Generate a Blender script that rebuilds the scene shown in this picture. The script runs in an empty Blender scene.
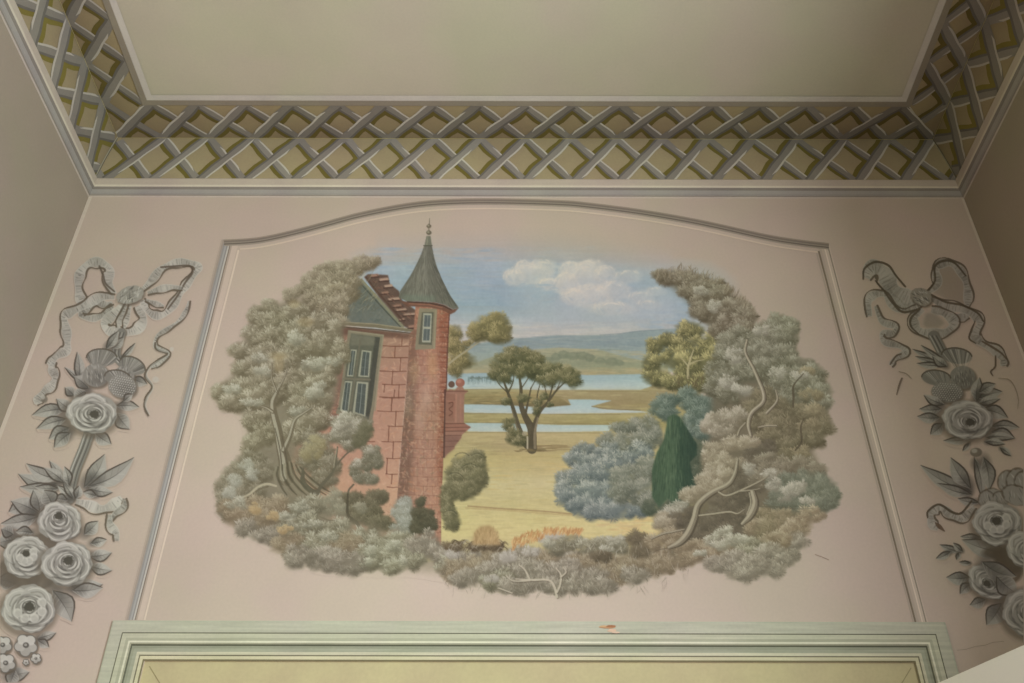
import bpy, bmesh, math, random
import numpy as np
from mathutils import Vector, Matrix

# ------------------------------------------------------------------ camera
FPX = 977.0                       # focal length in pixels of the 1024 wide frame
CX, CY = 520.0, 341.5
PITCH = math.radians(37.3)
ROLL = math.radians(0.12)
EYE = Vector((0, 0, 1.55))
cam_d = bpy.data.cameras.new('camera')
cam = bpy.data.objects.new('camera', cam_d)
bpy.context.scene.collection.objects.link(cam)
bpy.context.scene.camera = cam
cam_d.sensor_width = 36.0
cam_d.lens = FPX * 36.0 / 1024.0
cam_d.shift_x = (512.0 - CX) / 1024.0
cam_d.clip_start = 0.02
ROT = (Matrix.Rotation(math.pi / 2 + PITCH, 3, 'X') @ Matrix.Rotation(ROLL, 3, 'Z'))
cam.matrix_world = Matrix.Translation(EYE) @ ROT.to_4x4()

# ------------------------------------------------------------------ light
sc = bpy.context.scene
sc.view_settings.view_transform = 'Standard'
sc.view_settings.look = 'None'
sc.view_settings.exposure = 0.0
sc.view_settings.gamma = 1.0
sc.view_settings.use_curve_mapping = False
world = bpy.data.worlds.new('room_ambient')
sc.world = world
world.use_nodes = True
world.node_tree.nodes['Background'].inputs[0].default_value = (1.0, 0.86, 0.64, 1)
world.node_tree.nodes['Background'].inputs[1].default_value = 0.075


def area_light(name, loc, target, sx, sy, power, color, spread=180):
    d = bpy.data.lights.new(name, 'AREA')
    d.shape = 'RECTANGLE'
    d.size = sx
    d.size_y = sy
    d.energy = power
    d.color = color
    d.spread = math.radians(spread)
    o = bpy.data.objects.new(name, d)
    sc.collection.objects.link(o)
    o.location = loc
    o.rotation_euler = (Vector(target) - Vector(loc)).to_track_quat('-Z', 'Y').to_euler()
    return o


# daylight from a tall narrow window in the right wall, and an added unseen fill lamp near the camera
area_light('window_daylight', (1.18, 0.20, 2.42), (-1.27, -0.10, 2.42), 0.60, 1.4, 58, (0.92, 1.0, 1.12))
area_light('camera_fill', (0.5, -0.3, 1.9), (-1.0, 0.5, 2.3), 0.6, 1.0, 29, (0.92, 1.0, 1.12))

# ------------------------------------------------------------------ helpers
COL = sc.collection


def s2l(c):
    c = np.asarray(c, dtype=np.float64) / 255.0
    return np.where(c <= 0.04045, c / 12.92, ((c + 0.055) / 1.055) ** 2.4)


KALB = 1.35


def alb(c, k=KALB):
    """paint colour (0..255, as it looks in the photo's mid light) to a linear base colour"""
    v = np.clip(s2l(c) * k, 0, 0.9)
    return (float(v[0]), float(v[1]), float(v[2]), 1.0)


def ray(x, y):
    v = Vector(((x - CX) / FPX, -(y - CY) / FPX, -1.0))
    return ROT @ v


D = 2.0                           # distance of the painted wall


def on_wall(x, y, Y=D):
    r = ray(x, y)
    t = Y / r.y
    p = EYE + r * t
    return (p.x, p.z)


def on_height(x, y, Z):
    r = ray(x, y)
    t = (Z - EYE.z) / r.z
    p = EYE + r * t
    return (p.x, p.y)


def tag(o, label=None, cat=None, group=None, kind=None):
    if label: o['label'] = label
    if cat: o['category'] = cat
    if group: o['group'] = group
    if kind: o['kind'] = kind
    return o


def empty(name, loc, label, cat, group=None):
    o = bpy.data.objects.new(name, None)
    o.empty_display_size = 0.05
    COL.objects.link(o)
    o.location = loc
    return tag(o, label, cat, group)


def link_mesh(name, me, mat, parent=None):
    o = bpy.data.objects.new(name, me)
    COL.objects.link(o)
    if mat is not None and not me.materials:
        me.materials.append(mat)
    if parent is not None:
        o.parent = parent
        loc = Vector((0, 0, 0))
        q = parent
        while q is not None:
            loc += q.location
            q = q.parent
        o.location = -loc
    return o


def mesh_obj(name, verts, faces, mat, parent=None, colors=None, smooth=False):
    me = bpy.data.meshes.new(name)
    me.from_pydata([tuple(v) for v in verts], [], faces)
    me.update()
    if smooth:
        for p in me.polygons: p.use_smooth = True
    if colors is not None:
        a = me.color_attributes.new('paint', 'FLOAT_COLOR', 'POINT')
        a.data.foreach_set('color', np.asarray(colors, dtype=np.float32).ravel())
    return link_mesh(name, me, mat, parent)


def vertex_noise(nt, scale=3.0, lo=0.94, hi=1.05, detail=4.0, stretch=(1, 1, 1), fine=0.03):
    """value factor from object-space noise: plaster mottling"""
    N, L = nt.nodes, nt.links
    geo = N.new('ShaderNodeNewGeometry')
    mp = N.new('ShaderNodeMapping')
    mp.inputs['Scale'].default_value = stretch
    L.new(geo.outputs['Position'], mp.inputs['Vector'])
    n1 = N.new('ShaderNodeTexNoise')
    n1.inputs['Scale'].default_value = scale
    n1.inputs['Detail'].default_value = detail
    L.new(mp.outputs[0], n1.inputs['Vector'])
    r1 = N.new('ShaderNodeMapRange')
    r1.inputs['From Min'].default_value = 0.3
    r1.inputs['From Max'].default_value = 0.7
    r1.inputs['To Min'].default_value = lo
    r1.inputs['To Max'].default_value = hi
    L.new(n1.outputs['Fac'], r1.inputs['Value'])
    n2 = N.new('ShaderNodeTexNoise')
    n2.inputs['Scale'].default_value = 150
    n2.inputs['Detail'].default_value = 3
    L.new(geo.outputs['Position'], n2.inputs['Vector'])
    r2 = N.new('ShaderNodeMapRange')
    r2.inputs['From Min'].default_value = 0.3
    r2.inputs['From Max'].default_value = 0.7
    r2.inputs['To Min'].default_value = 1 - fine
    r2.inputs['To Max'].default_value = 1 + fine
    L.new(n2.outputs['Fac'], r2.inputs['Value'])
    m = N.new('ShaderNodeMath')
    m.operation = 'MULTIPLY'
    L.new(r1.outputs[0], m.inputs[0])
    L.new(r2.outputs[0], m.inputs[1])
    return m.outputs[0]


def paint_mat(name, color=None, attr=False, rough=0.75, scale=3.0, lo=0.95, hi=1.05, stretch=(1, 1, 1), fine=0.02, spec=0.25, hue=None):
    m = bpy.data.materials.new(name)
    m.use_nodes = True
    nt = m.node_tree
    N, L = nt.nodes, nt.links
    b = N['Principled BSDF']
    b.inputs['Roughness'].default_value = rough
    b.inputs['Specular IOR Level'].default_value = spec
    f = vertex_noise(nt, scale, lo, hi, 4.0, stretch, fine)
    vm = N.new('ShaderNodeVectorMath')
    vm.operation = 'SCALE'
    L.new(f, vm.inputs['Scale'])
    if attr:
        a = N.new('ShaderNodeAttribute')
        a.attribute_name = 'paint'
        L.new(a.outputs['Color'], vm.inputs[0])
    elif hue is not None:
        # second tint drifting through the first
        geo = N.new('ShaderNodeNewGeometry')
        n = N.new('ShaderNodeTexNoise')
        n.inputs['Scale'].default_value = 1.7
        n.inputs['Detail'].default_value = 3
        L.new(geo.outputs['Position'], n.inputs['Vector'])
        mr = N.new('ShaderNodeMapRange')
        mr.inputs['From Min'].default_value = 0.35
        mr.inputs['From Max'].default_value = 0.65
        L.new(n.outputs['Fac'], mr.inputs['Value'])
        mx = N.new('ShaderNodeMix')
        mx.data_type = 'RGBA'
        L.new(mr.outputs[0], mx.inputs[0])
        mx.inputs[6].default_value = color
        mx.inputs[7].default_value = hue
        L.new(mx.outputs[2], vm.inputs[0])
    else:
        vm.inputs[0].default_value = color[:3]
    # slow drift between a pinker and a yellower cast, as old limewash has
    geo2 = N.new('ShaderNodeNewGeometry')
    nh = N.new('ShaderNodeTexNoise')
    nh.inputs['Scale'].default_value = 4.5
    nh.inputs['Detail'].default_value = 5
    L.new(geo2.outputs['Position'], nh.inputs['Vector'])
    mh = N.new('ShaderNodeMapRange')
    mh.inputs['From Min'].default_value = 0.38
    mh.inputs['From Max'].default_value = 0.62
    L.new(nh.outputs['Fac'], mh.inputs['Value'])
    mxh = N.new('ShaderNodeMix')
    mxh.data_type = 'RGBA'
    L.new(mh.outputs[0], mxh.inputs[0])
    mxh.inputs[6].default_value = (1.01, 0.985, 0.995, 1)
    mxh.inputs[7].default_value = (0.985, 1.012, 0.955, 1)
    mul = N.new('ShaderNodeVectorMath')
    mul.operation = 'MULTIPLY'
    L.new(vm.outputs[0], mul.inputs[0])
    L.new(mxh.outputs[2], mul.inputs[1])
    L.new(mul.outputs[0], b.inputs['Base Color'])
    return m


W0 = np.array((180., 163., 146.))               # wall paint as seen in the left mid light
WALL_ALB = np.array(alb(W0)[:3])
PN = dict(scale=2.6, lo=0.955, hi=1.045, fine=0.02)
M_wall = paint_mat('wall_paint_pink', alb(W0), **PN)
M_mural = paint_mat('mural_paint', attr=True, **PN)
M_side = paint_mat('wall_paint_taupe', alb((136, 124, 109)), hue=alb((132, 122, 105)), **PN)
M_ceil = paint_mat('ceiling_paint', alb((179, 172, 147)), hue=alb((178, 168, 146)), rough=0.6, **PN)
M_vcol = paint_mat('decorator_paint', attr=True, scale=9.0, lo=0.93, hi=1.06, fine=0.03)
M_green = paint_mat('door_case_paint', attr=True, scale=5.0, lo=0.87, hi=1.10, fine=0.03, stretch=(1.2, 1, 22))
M_floor = paint_mat('floor_boards', alb((120, 92, 66)), scale=4, lo=0.8, hi=1.1, stretch=(8, 1, 1))
M_white = paint_mat('door_leaf_paint', alb((216, 210, 200)), rough=0.5, lo=0.98, hi=1.02, fine=0.005)
# ------------------------------------------------------------------ room shell
xl, z_corn_bot = on_wall(88, 196, D - .004)
xr, _ = on_wall(963, 196)
_, z_corn_top = on_wall(520, 178.5, D - .014)
XL, XR = xl, xr
YB = -2.6                                      # room runs back behind the camera
# crease between frieze and ceiling is measured where the wall plane continues up
_, z_fr = on_wall(98, 178)
Y_CREASE = D - 0.004
Z_CEIL = on_wall(118, 138, Y_CREASE)[1]
Z_FR = z_corn_top
X_CL = on_wall(118, 138, Y_CREASE)[0]
X_CR = on_wall(933, 141, Y_CREASE)[0]
X_FL = on_wall(98, 178, Y_CREASE + 0.012)[0]
X_FR = on_wall(955, 180, Y_CREASE + 0.012)[0]
X_IL, Y_IN = on_height(147, 99.7, Z_CEIL)
X_IR, _ = on_height(906, 101.5, Z_CEIL)


def struct(name, verts, faces, mat, colors=None):
    o = mesh_obj(name, verts, faces, mat, colors=colors)
    o['kind'] = 'structure'
    return o


def slab(name, x0, x1, y0, y1, z0, z1, mat):
    v = [(x, y, z) for x in (x0, x1) for y in (y0, y1) for z in (z0, z1)]
    f = [(0, 1, 3, 2), (4, 6, 7, 5), (0, 4, 5, 1), (2, 3, 7, 6), (0, 2, 6, 4), (1, 5, 7, 3)]
    return struct(name, v, f, mat)


T = 0.12
ZC_LINE = z_corn_bot
HT = Z_CEIL + 0.0
slab('floor', XL - T, XR + T, YB, D + T, -0.1, 0.0, M_floor)
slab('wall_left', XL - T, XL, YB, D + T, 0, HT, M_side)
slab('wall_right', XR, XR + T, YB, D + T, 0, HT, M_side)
slab('ceiling', XL - T, XR + T, YB, D + T, Z_CEIL, Z_CEIL + 0.1, M_ceil)

# door opening size from its head frame
DX0, DZT = on_wall(144, 660.5, D - .002)
DX1, _ = on_wall(917, 664, D - .002)
FX0, FZT = on_wall(113, 620.5, D - .004)
FX1, _ = on_wall(945.5, 624, D - .004)
# wall_back: one wall with the door recess cut through it
v = []
f = []


def quadxz(x0, x1, z0, z1, y):
    i = len(v)
    v.extend([(x0, y, z0), (x1, y, z0), (x1, y, z1), (x0, y, z1)])
    f.append((i, i + 1, i + 2, i + 3))


quadxz(XL, DX0, 0, DZT, D)
quadxz(DX1, XR, 0, DZT, D)
quadxz(XL, XR, DZT, HT, D)
i = len(v)
v += [(DX0, D, 0), (DX0, D + T, 0), (DX0, D + T, DZT), (DX0, D, DZT), (DX1, D, 0), (DX1, D + T, 0), (DX1, D + T, DZT), (DX1, D, DZT)]
f += [(i, i + 1, i + 2, i + 3), (i + 4, i + 7, i + 6, i + 5), (i + 3, i + 2, i + 6, i + 7)]
i = len(v)
v += [(XL, D + T, 0), (XR, D + T, 0), (XR, D + T, HT), (XL, D + T, HT)]
f.append((i, i + 3, i + 2, i + 1))
struct('wall_back', v, f, M_wall)


# pale highlight line, put in as colour, down both corners of the painted wall
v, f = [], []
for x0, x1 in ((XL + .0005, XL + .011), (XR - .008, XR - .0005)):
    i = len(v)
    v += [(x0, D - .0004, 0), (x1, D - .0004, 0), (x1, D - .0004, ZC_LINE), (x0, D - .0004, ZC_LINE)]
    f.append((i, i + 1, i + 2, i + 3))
struct('corner_highlight', v, f, paint_mat('corner_highlight_paint', alb((192, 178, 160)), **PN))


# ---- swept moulding: profile is [(a, r, colour)] a = distance from outer edge, r = relief
def sweep_frame(name, path, prof, mat, closed=False, struct_kind=True, parent=None):
    """path: list of (origin 3D, inward dir a 3D (already mitred), relief dir 3D)"""
    verts, faces, cols = [], [], []
    n = len(path)
    # every profile segment gets its own verts for crisp colours
    for s in range(len(prof) - 1):
        a0, r0 = prof[s][:2]
        a1, r1 = prof[s + 1][:2]
        c = alb(prof[s][2])
        base = len(verts)
        for (o, da, dr) in path:
            for (a, r) in ((a0, r0), (a1, r1)):
                verts.append(Vector(o) + Vector(da) * a + Vector(dr) * r)
                cols.append(c)
        m = n if closed else n - 1
        for k in range(m):
            k2 = (k + 1) % n
            faces.append((base + 2 * k, base + 2 * k + 1, base + 2 * k2 + 1, base + 2 * k2))
    o = mesh_obj(name, verts, faces, mat, parent, cols)
    if struct_kind: o['kind'] = 'structure'
    return o


# cornice moulding round three sides, under the frieze
ZC0, ZC1 = z_corn_bot, Z_FR
hc = ZC1 - ZC0
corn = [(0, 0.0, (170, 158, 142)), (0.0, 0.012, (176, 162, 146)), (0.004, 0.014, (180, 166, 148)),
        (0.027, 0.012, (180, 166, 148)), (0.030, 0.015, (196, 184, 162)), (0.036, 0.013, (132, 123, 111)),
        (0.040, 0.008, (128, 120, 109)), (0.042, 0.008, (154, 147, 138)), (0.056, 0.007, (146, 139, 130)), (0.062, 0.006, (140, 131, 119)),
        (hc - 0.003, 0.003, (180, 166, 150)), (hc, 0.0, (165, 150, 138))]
dn = (0, 0, -1)
side_shade = [(a, r, tuple(q * 0.84 + 8 for q in c)) for a, r, c in corn]  # cornice colours darkened to put the side walls' weaker light into them
sweep_frame('trim_1', [((XL, YB, ZC1), dn, (1, 0, 0)), ((XL, D, ZC1), dn, (1, -1, 0))], side_shade, M_vcol)
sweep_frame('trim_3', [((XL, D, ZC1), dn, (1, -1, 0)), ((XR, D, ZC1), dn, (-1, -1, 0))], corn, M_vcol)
sweep_frame('trim_4', [((XR, D, ZC1), dn, (-1, -1, 0)), ((XR, YB, ZC1), dn, (-1, 0, 0))], side_shade, M_vcol)

# ---- green door case: architrave swept up, across and down
G1, G2, G3, G4 = (171, 168, 147), (165, 162, 141), (150, 150, 128), (176, 173, 148)
fw = FZT - DZT
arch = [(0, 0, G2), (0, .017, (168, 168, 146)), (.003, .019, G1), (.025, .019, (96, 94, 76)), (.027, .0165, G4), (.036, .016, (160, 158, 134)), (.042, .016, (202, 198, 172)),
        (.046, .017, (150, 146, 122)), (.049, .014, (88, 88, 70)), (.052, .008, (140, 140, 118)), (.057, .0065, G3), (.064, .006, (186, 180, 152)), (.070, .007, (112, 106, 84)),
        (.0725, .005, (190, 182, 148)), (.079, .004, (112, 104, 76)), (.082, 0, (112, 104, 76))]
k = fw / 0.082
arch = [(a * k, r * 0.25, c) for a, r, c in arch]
door = empty('door_1', ((DX0 + DX1) / 2, D, 0), 'sage green door case with stepped architrave below the landscape mural', 'door')
door['kind'] = 'structure'
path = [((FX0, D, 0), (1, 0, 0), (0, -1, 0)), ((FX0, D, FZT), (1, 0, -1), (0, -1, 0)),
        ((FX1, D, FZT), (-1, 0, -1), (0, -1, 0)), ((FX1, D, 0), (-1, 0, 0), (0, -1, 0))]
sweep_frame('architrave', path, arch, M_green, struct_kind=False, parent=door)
# the pale yellow panel inside it, with its mitred border line
YEL, YEL2 = alb((176, 164, 124)), alb((140, 128, 92))
yp = D + 0.004
v = [(DX0, yp, 0), (DX1, yp, 0), (DX1, yp, DZT), (DX0, yp, DZT)]
mesh_obj('panel', v, [(0, 1, 2, 3)], M_vcol, door, [YEL] * 4)


def line3(p, q, w, y, c, V, F, C):
    p, q = Vector((p[0], y, p[1])), Vector((q[0], y, q[1]))
    d = (q - p).normalized()
    n = Vector((-d.z, 0, d.x)) * w / 2
    i = len(V)
    V.extend([p - n, q - n, q + n, p + n])
    F.append((i, i + 1, i + 2, i + 3))
    C.extend([c] * 4)


V, F_, C_ = [], [], []
line3((DX0 + .012, DZT - .01), (DX0 + .10, DZT - .115), .0016, yp - .0006, YEL2, V, F_, C_)
line3((DX1 - .012, DZT - .01), (DX1 - .10, DZT - .115), .0016, yp - .0006, YEL2, V, F_, C_)
line3((DX0 + .10, DZT - .115), (DX1 - .10, DZT - .115), .0016, yp - .0006, YEL2, V, F_, C_)
mesh_obj('panel_line', V, F_, M_vcol, door, C_)

V, F_, C_ = [], [], []
for (x, y, w, h, c) in ((608, 627, 8, 1.6, (170, 128, 92)), (604, 626.4, 5, 1.0, (186, 150, 110)), (611, 626.2, 5, 1.2, (150, 104, 72)), (612, 630.5, 4.5, 1.8, (196, 166, 140)), (616, 632.5, 4, 1.0, (198, 172, 146))):
    i = len(V)
    for k in range(9):
        a = k * 2 * math.pi / 9
        q = on_wall(x + w * math.cos(a) * (1 + .2 * math.sin(5 * a)), y + h * math.sin(a), D - .0056)
        V.append((q[0], D - .0056 - .0001 * (i // 9), q[1]))
        C_.append(alb(c))
    F_.append(tuple(range(i, i + 9)))
mesh_obj('paint_chip', V, F_, M_vcol, door, C_)

# ---- white open door leaf whose top corner cuts into the lower right
ZL = EYE.z + 0.55


def hpt(x, y): return Vector((*on_height(x, y, ZL), ZL))


pa, pb = hpt(938, 683), hpt(1024, 645)
dirl = (pb - pa).normalized()
p0 = pa - dirl * 0.12
p1 = pa + dirl * 0.80
nrm = Vector((dirl.y, -dirl.x, 0))
if nrm.x < 0: nrm = -nrm
th = 0.036
leaf = empty('door_leaf', (p0.x, p0.y, 0), 'plain white door leaf standing open, its top edge crossing the lower right corner', 'door')


def leaf_box(a0, a1, z0, z1, t0, t1):
    P = []
    for a in (a0, a1):
        for t in (t0, t1):
            for z in (z0, z1):
                q = p0 + dirl * a + nrm * t
                P.append((q.x, q.y, z))
    return P, [(0, 1, 3, 2), (4, 6, 7, 5), (0, 4, 5, 1), (2, 3, 7, 6), (0, 2, 6, 4), (1, 5, 7, 3)]


L_len = (p1 - p0).length
P, Fc = leaf_box(0, L_len, 0.01, ZL, 0, th)
mesh_obj('slab', P, Fc, M_white, leaf)
for z0, z1 in ((0.25, 0.95), (1.15, ZL - 0.22)):
    P, Fc = leaf_box(0.12, L_len - 0.12, z0, z1, -0.006, 0.0)
    mesh_obj('panel', P, Fc, M_white, leaf)
P, Fc = leaf_box(0.03, 0.05, 1.0, 1.12, -0.05, 0.0)
mesh_obj('handle', P, Fc, M_vcol, leaf, [alb((150, 130, 80))] * 8)
# ------------------------------------------------------------------ painted trellis on frieze and ceiling edge
PER = (X_CR - X_CL) / 18.0
rng = random.Random(5)
CB = Z_CEIL - 0.0008


def mk_back():
    def f(u, v):
        if v <= 1:
            t = v
            y = Y_CREASE - 0.0015
            return (X_CL + u * PER, y, Z_FR + (Z_CEIL - Z_FR) * t)
        t = v - 1
        return (X_CL + u * PER, Y_CREASE + (Y_IN + .016 - Y_CREASE) * t, CB)
    return f


def mk_side(xc, xi, sgn):
    x0 = XL + 0.0015 if sgn < 0 else XR - 0.0015

    def f(u, v):
        y = Y_CREASE - u * PER
        if v <= 1:
            return (x0 + (xc - x0) * v, y, Z_FR + (CB - Z_FR) * v)
        return (xc + (xi - xc) * (v - 1), y, CB)
    return f


def umin(side, v):
    if v >= 1: return (v - 1) * (Y_CREASE - Y_IN - .016) / PER
    return -(1 - v) * 0.5 if side == 'back' else 0.0


def off(p, q, d, eps=0):
    pass


G_LO = (158, 143, 110)
OLIVE, BODY, LITE, DARK = (108, 97, 46), (134, 127, 115), (184, 177, 160), (84, 76, 62)


def ground(thing, f, name, u0, u1, side):
    V, F_, C_ = [], [], []
    n = 36
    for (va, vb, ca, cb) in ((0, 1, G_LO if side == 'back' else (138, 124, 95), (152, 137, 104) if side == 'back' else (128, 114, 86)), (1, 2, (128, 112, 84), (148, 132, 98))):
        for j in range(n):
            for m in range(2):
                pass
        rows = 4
        base = len(V)
        for r in range(rows + 1):
            v_ = va + (vb - va) * r / rows
            lo = u0 + umin(side, v_) if side == 'back' else u0 + umin(side, v_)
            hi = u1 - umin(side, v_) if side == 'back' else u1
            t = r / rows
            c = alb([ca[q] * (1 - t) + cb[q] * t for q in range(3)])
            for j in range(n + 1):
                u_ = lo + (hi - lo) * j / n
                vv = v_ if not (va == 1 and r == 0) else 1.0001
                p = Vector(f(u_, vv))
                if va == 1: p.z += 0.0004
                V.append(p); C_.append(c)
        for r in range(rows):
            for j in range(n):
                a = base + r * (n + 1) + j
                F_.append((a, a + 1, a + n + 2, a + n + 1))
    mesh_obj('ground_colour', V, F_, M_vcol, thing, C_)


def strip(f, pts, wa, wb, lift, c, V, F_, C_, nrm):
    """pts: (u,v) samples; wa..wb signed offsets in metres along left normal"""
    base = len(V)
    n = len(pts)
    for i, (u, v) in enumerate(pts):
        a = Vector(f(*pts[max(0, i - 1)]))
        b = Vector(f(*pts[min(n - 1, i + 1)]))
        d = (b - a).normalized()
        p = Vector(f(u, v))
        nn = nrm(v)
        side = nn.cross(d).normalized()
        for w in (wa[i], wb[i]):
            V.append(p + side * w + nn * lift)
            C_.append(c)
    for i in range(n - 1):
        F_.append((base + 2 * i, base + 2 * i + 1, base + 2 * i + 3, base + 2 * i + 2))


def trellis(side, label, u0, u1, f, nlow, shadow):
    th = empty('trellis_border', f((u0 + u1) / 2, 1), label, 'painted border', 'painted trellis borders round the ceiling')
    nhigh = Vector((0, 0, -1))
    ground(th, f, 'ground', u0, u1, side)
    VS, FS, CS = [], [], []
    W = PER * 0.105
    # orientation so that "left normal" in (u, v) is nn x d
    for half in (0, 1):
        nn = nlow if half == 0 else nhigh
        # in (u,v): is u x v aligned with nn ?
        e = 0.2
        P0 = Vector(f(2, half + .3)); PU = Vector(f(2 + e, half + .3)) - P0; PV = Vector(f(2, half + .3 + e)) - P0
        pn = PU.cross(PV).normalized()
        if pn.dot(nn) < 0: pn = -pn
        nn = pn
        orient = 1 if PU.cross(PV).dot(nn) > 0 else -1
        for fam in (1, -1):                       # 1: (1,1)   -1: (-1,1)
            sh = shadow[half][0 if fam == 1 else 1] * orient
            for k in range(int(u0) - 2, int(u1) + 3):
                if side != 'back' and half == 1 and fam == 1 and k == 1: continue
                pts = []
                j0, j1 = rng.uniform(-.035, .035), rng.uniform(-.035, .035)
                bow = rng.uniform(-.02, .02) + (0.015 if half == 0 else 0)
                for s in range(13):
                    t = s / 12.0
                    v = half + t
                    if fam == 1: u = k - 1 + t
                    else: u = k - t
                    if fam == 1 and half == 0: u = k - 0.94 + t * 0.94
                    if side != 'back' and half == 0: u += 0.36 * (1 - t)
                    u += (j0 * (1 - t) + j1 * t) * (1 if 0 < t < 1 else 1) - bow * math.sin(math.pi * 2 * t) * 0.5 * fam
                    lo = u0 + umin(side, v)
                    hi = (u1 - umin(side, v)) if side == 'back' else u1
                    if side != 'back': lo = umin(side, v)
                    tol = 0.05 if (side == 'back' and half == 1) else 1e-6
                    if lo - tol <= u <= hi + tol:
                        pts.append((u, min(max(v, half + (.0001 if half else .004)), half + (.998))))
                if len(pts) < 4: continue
                n = len(pts)
                ws = 1.0 if fam == 1 else .9
                if side != 'back' and half == 0: ws = 1.5 if fam == 1 else 1.0
                w = [W * (1 + .08 * math.sin(i * 1.3 + k)) * ws for i in range(n)]
                # olive shadow painted on the ground
                so = 0.85 + 0.12 * rng.random()
                a = [sh * q * .6 for q in w]
                b = [sh * q * (1 + so) for q in w]
                strip(f, pts, a, b, 0.0004 + (.0002 if fam == 1 else 0), alb(OLIVE if half == 0 else (94, 82, 40)), VS, FS, CS, lambda v: nn)
                V, F_, C_ = [], [], []
                lift = 0.0009 if fam == -1 else 0.0013
                g = rng.uniform(-6, 6)
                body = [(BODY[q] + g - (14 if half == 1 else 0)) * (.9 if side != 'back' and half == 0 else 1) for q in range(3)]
                strip(f, pts, [-q for q in w], w, lift, alb(body), V, F_, C_, lambda v: nn)
                strip(f, pts, [sh * q * .55 for q in w], [sh * q * 1.02 for q in w], lift + .0001,
                      alb([c * .80 for c in body]), V, F_, C_, lambda v: nn)
                # light edge, brushed with uneven length
                i0, i1 = rng.choice((0, 1, 2)), n - rng.choice((0, 1, 3))
                if i1 - i0 > 3:
                    hp = pts[i0:i1]
                    strip(f, hp, [-sh * w[i] * .62 for i in range(i0, i1)],
                          [-sh * w[i] * (1.02 if (i0 < i < i1 - 1) else .66) for i in range(i0, i1)], lift + .0001,
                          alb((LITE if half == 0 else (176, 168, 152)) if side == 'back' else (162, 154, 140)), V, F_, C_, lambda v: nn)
                mesh_obj('slat', V, F_, M_vcol, th, C_)
    mesh_obj('olive_shadow', VS, FS, M_vcol, th, CS)
    if side != 'back':
        V, F_, C_ = [], [], []
        mp = [(0.02 + .03 * math.sin(3 * t / 8), t / 8) for t in range(9)]
        strip(f, mp, [-.0035] * 9, [.0005] * 9, 0.0016, alb((98, 92, 74)), V, F_, C_, lambda v: nlow)
        strip(f, mp, [.0005] * 9, [.005] * 9, 0.0016, alb((150, 144, 122)), V, F_, C_, lambda v: nlow)
        mesh_obj('mitre_lath', V, F_, M_vcol, th, C_)
    # crease line of bare paint
    V, F_, C_ = [], [], []
    uu = [u0 + (u1 - u0) * i / 20 for i in range(21)]
    strip(f, [(u, .985) for u in uu], [-.0010] * 21, [.0010] * 21, 0.0016, alb((172, 158, 108)), V, F_, C_, lambda v: nlow)
    mesh_obj('crease_line', V, F_, M_vcol, th, C_)
    return th


fb = mk_back()
trellis('back', 'painted grey trellis border above the mural wall, between the two side borders', 0, 18, fb, Vector((0, -1, 0)),
        ((1, 1), (-1, 1)))
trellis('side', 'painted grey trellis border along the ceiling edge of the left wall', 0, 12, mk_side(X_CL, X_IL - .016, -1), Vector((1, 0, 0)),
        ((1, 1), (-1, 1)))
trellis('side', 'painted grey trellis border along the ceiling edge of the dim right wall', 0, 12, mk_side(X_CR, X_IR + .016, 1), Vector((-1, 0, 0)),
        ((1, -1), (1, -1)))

# painted fillet framing the ceiling field
fil = [(-0.019, .0012, (190, 182, 168)), (-.002, .0012, (178, 170, 156)), (0.000, .0012, (136, 126, 108)), (0.018, .0012, (136, 126, 108))]
path = [((X_IL, -1.6, Z_CEIL - .0018), (-1, 0, 0), (0, 0, -1)), ((X_IL, Y_IN, Z_CEIL - .0018), (-1, 1, 0), (0, 0, -1)),
        ((X_IR, Y_IN, Z_CEIL - .0018), (1, 1, 0), (0, 0, -1)), ((X_IR, -1.6, Z_CEIL - .0018), (1, 0, 0), (0, 0, -1))]
sweep_frame('trim_2', path, fil, M_vcol)
# ------------------------------------------------------------------ brush engine: paints decorated plaster as coloured mesh
def FR(x0, y0, s):
    return lambda pts: [(x0 + p[0] / s, y0 + p[1] / s) + tuple(p[2:]) for p in pts]


def vnoise(h, w, cell, seed):
    r = np.random.default_rng(seed)
    cy, cx = (cell if isinstance(cell, tuple) else (cell, cell))
    gh, gw = int(h / cy) + 3, int(w / cx) + 3
    g = r.random((gh, gw))
    y = np.arange(h) / cy
    x = np.arange(w) / cx
    yi, xi = y.astype(int), x.astype(int)
    fy, fx = (y - yi), (x - xi)
    fy, fx = fy * fy * (3 - 2 * fy), fx * fx * (3 - 2 * fx)
    a = g[yi][:, xi] * (1 - fx) + g[yi][:, xi + 1] * fx
    b = g[yi + 1][:, xi] * (1 - fx) + g[yi + 1][:, xi + 1] * fx
    return a * (1 - fy[:, None]) + b * fy[:, None]


def blur(a, s):
    if s <= 0: return a
    r = max(1, int(s * 2.5))
    k = np.exp(-np.arange(-r, r + 1) ** 2 / (2.0 * s * s))
    k /= k.sum()
    p = np.pad(a, ((r, r), (0, 0)), mode='edge')
    a = sum(k[i] * p[i:i + a.shape[0]] for i in range(2 * r + 1))
    p = np.pad(a, ((0, 0), (r, r)), mode='edge')
    return sum(k[i] * p[:, i:i + a.shape[1]] for i in range(2 * r + 1))


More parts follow.
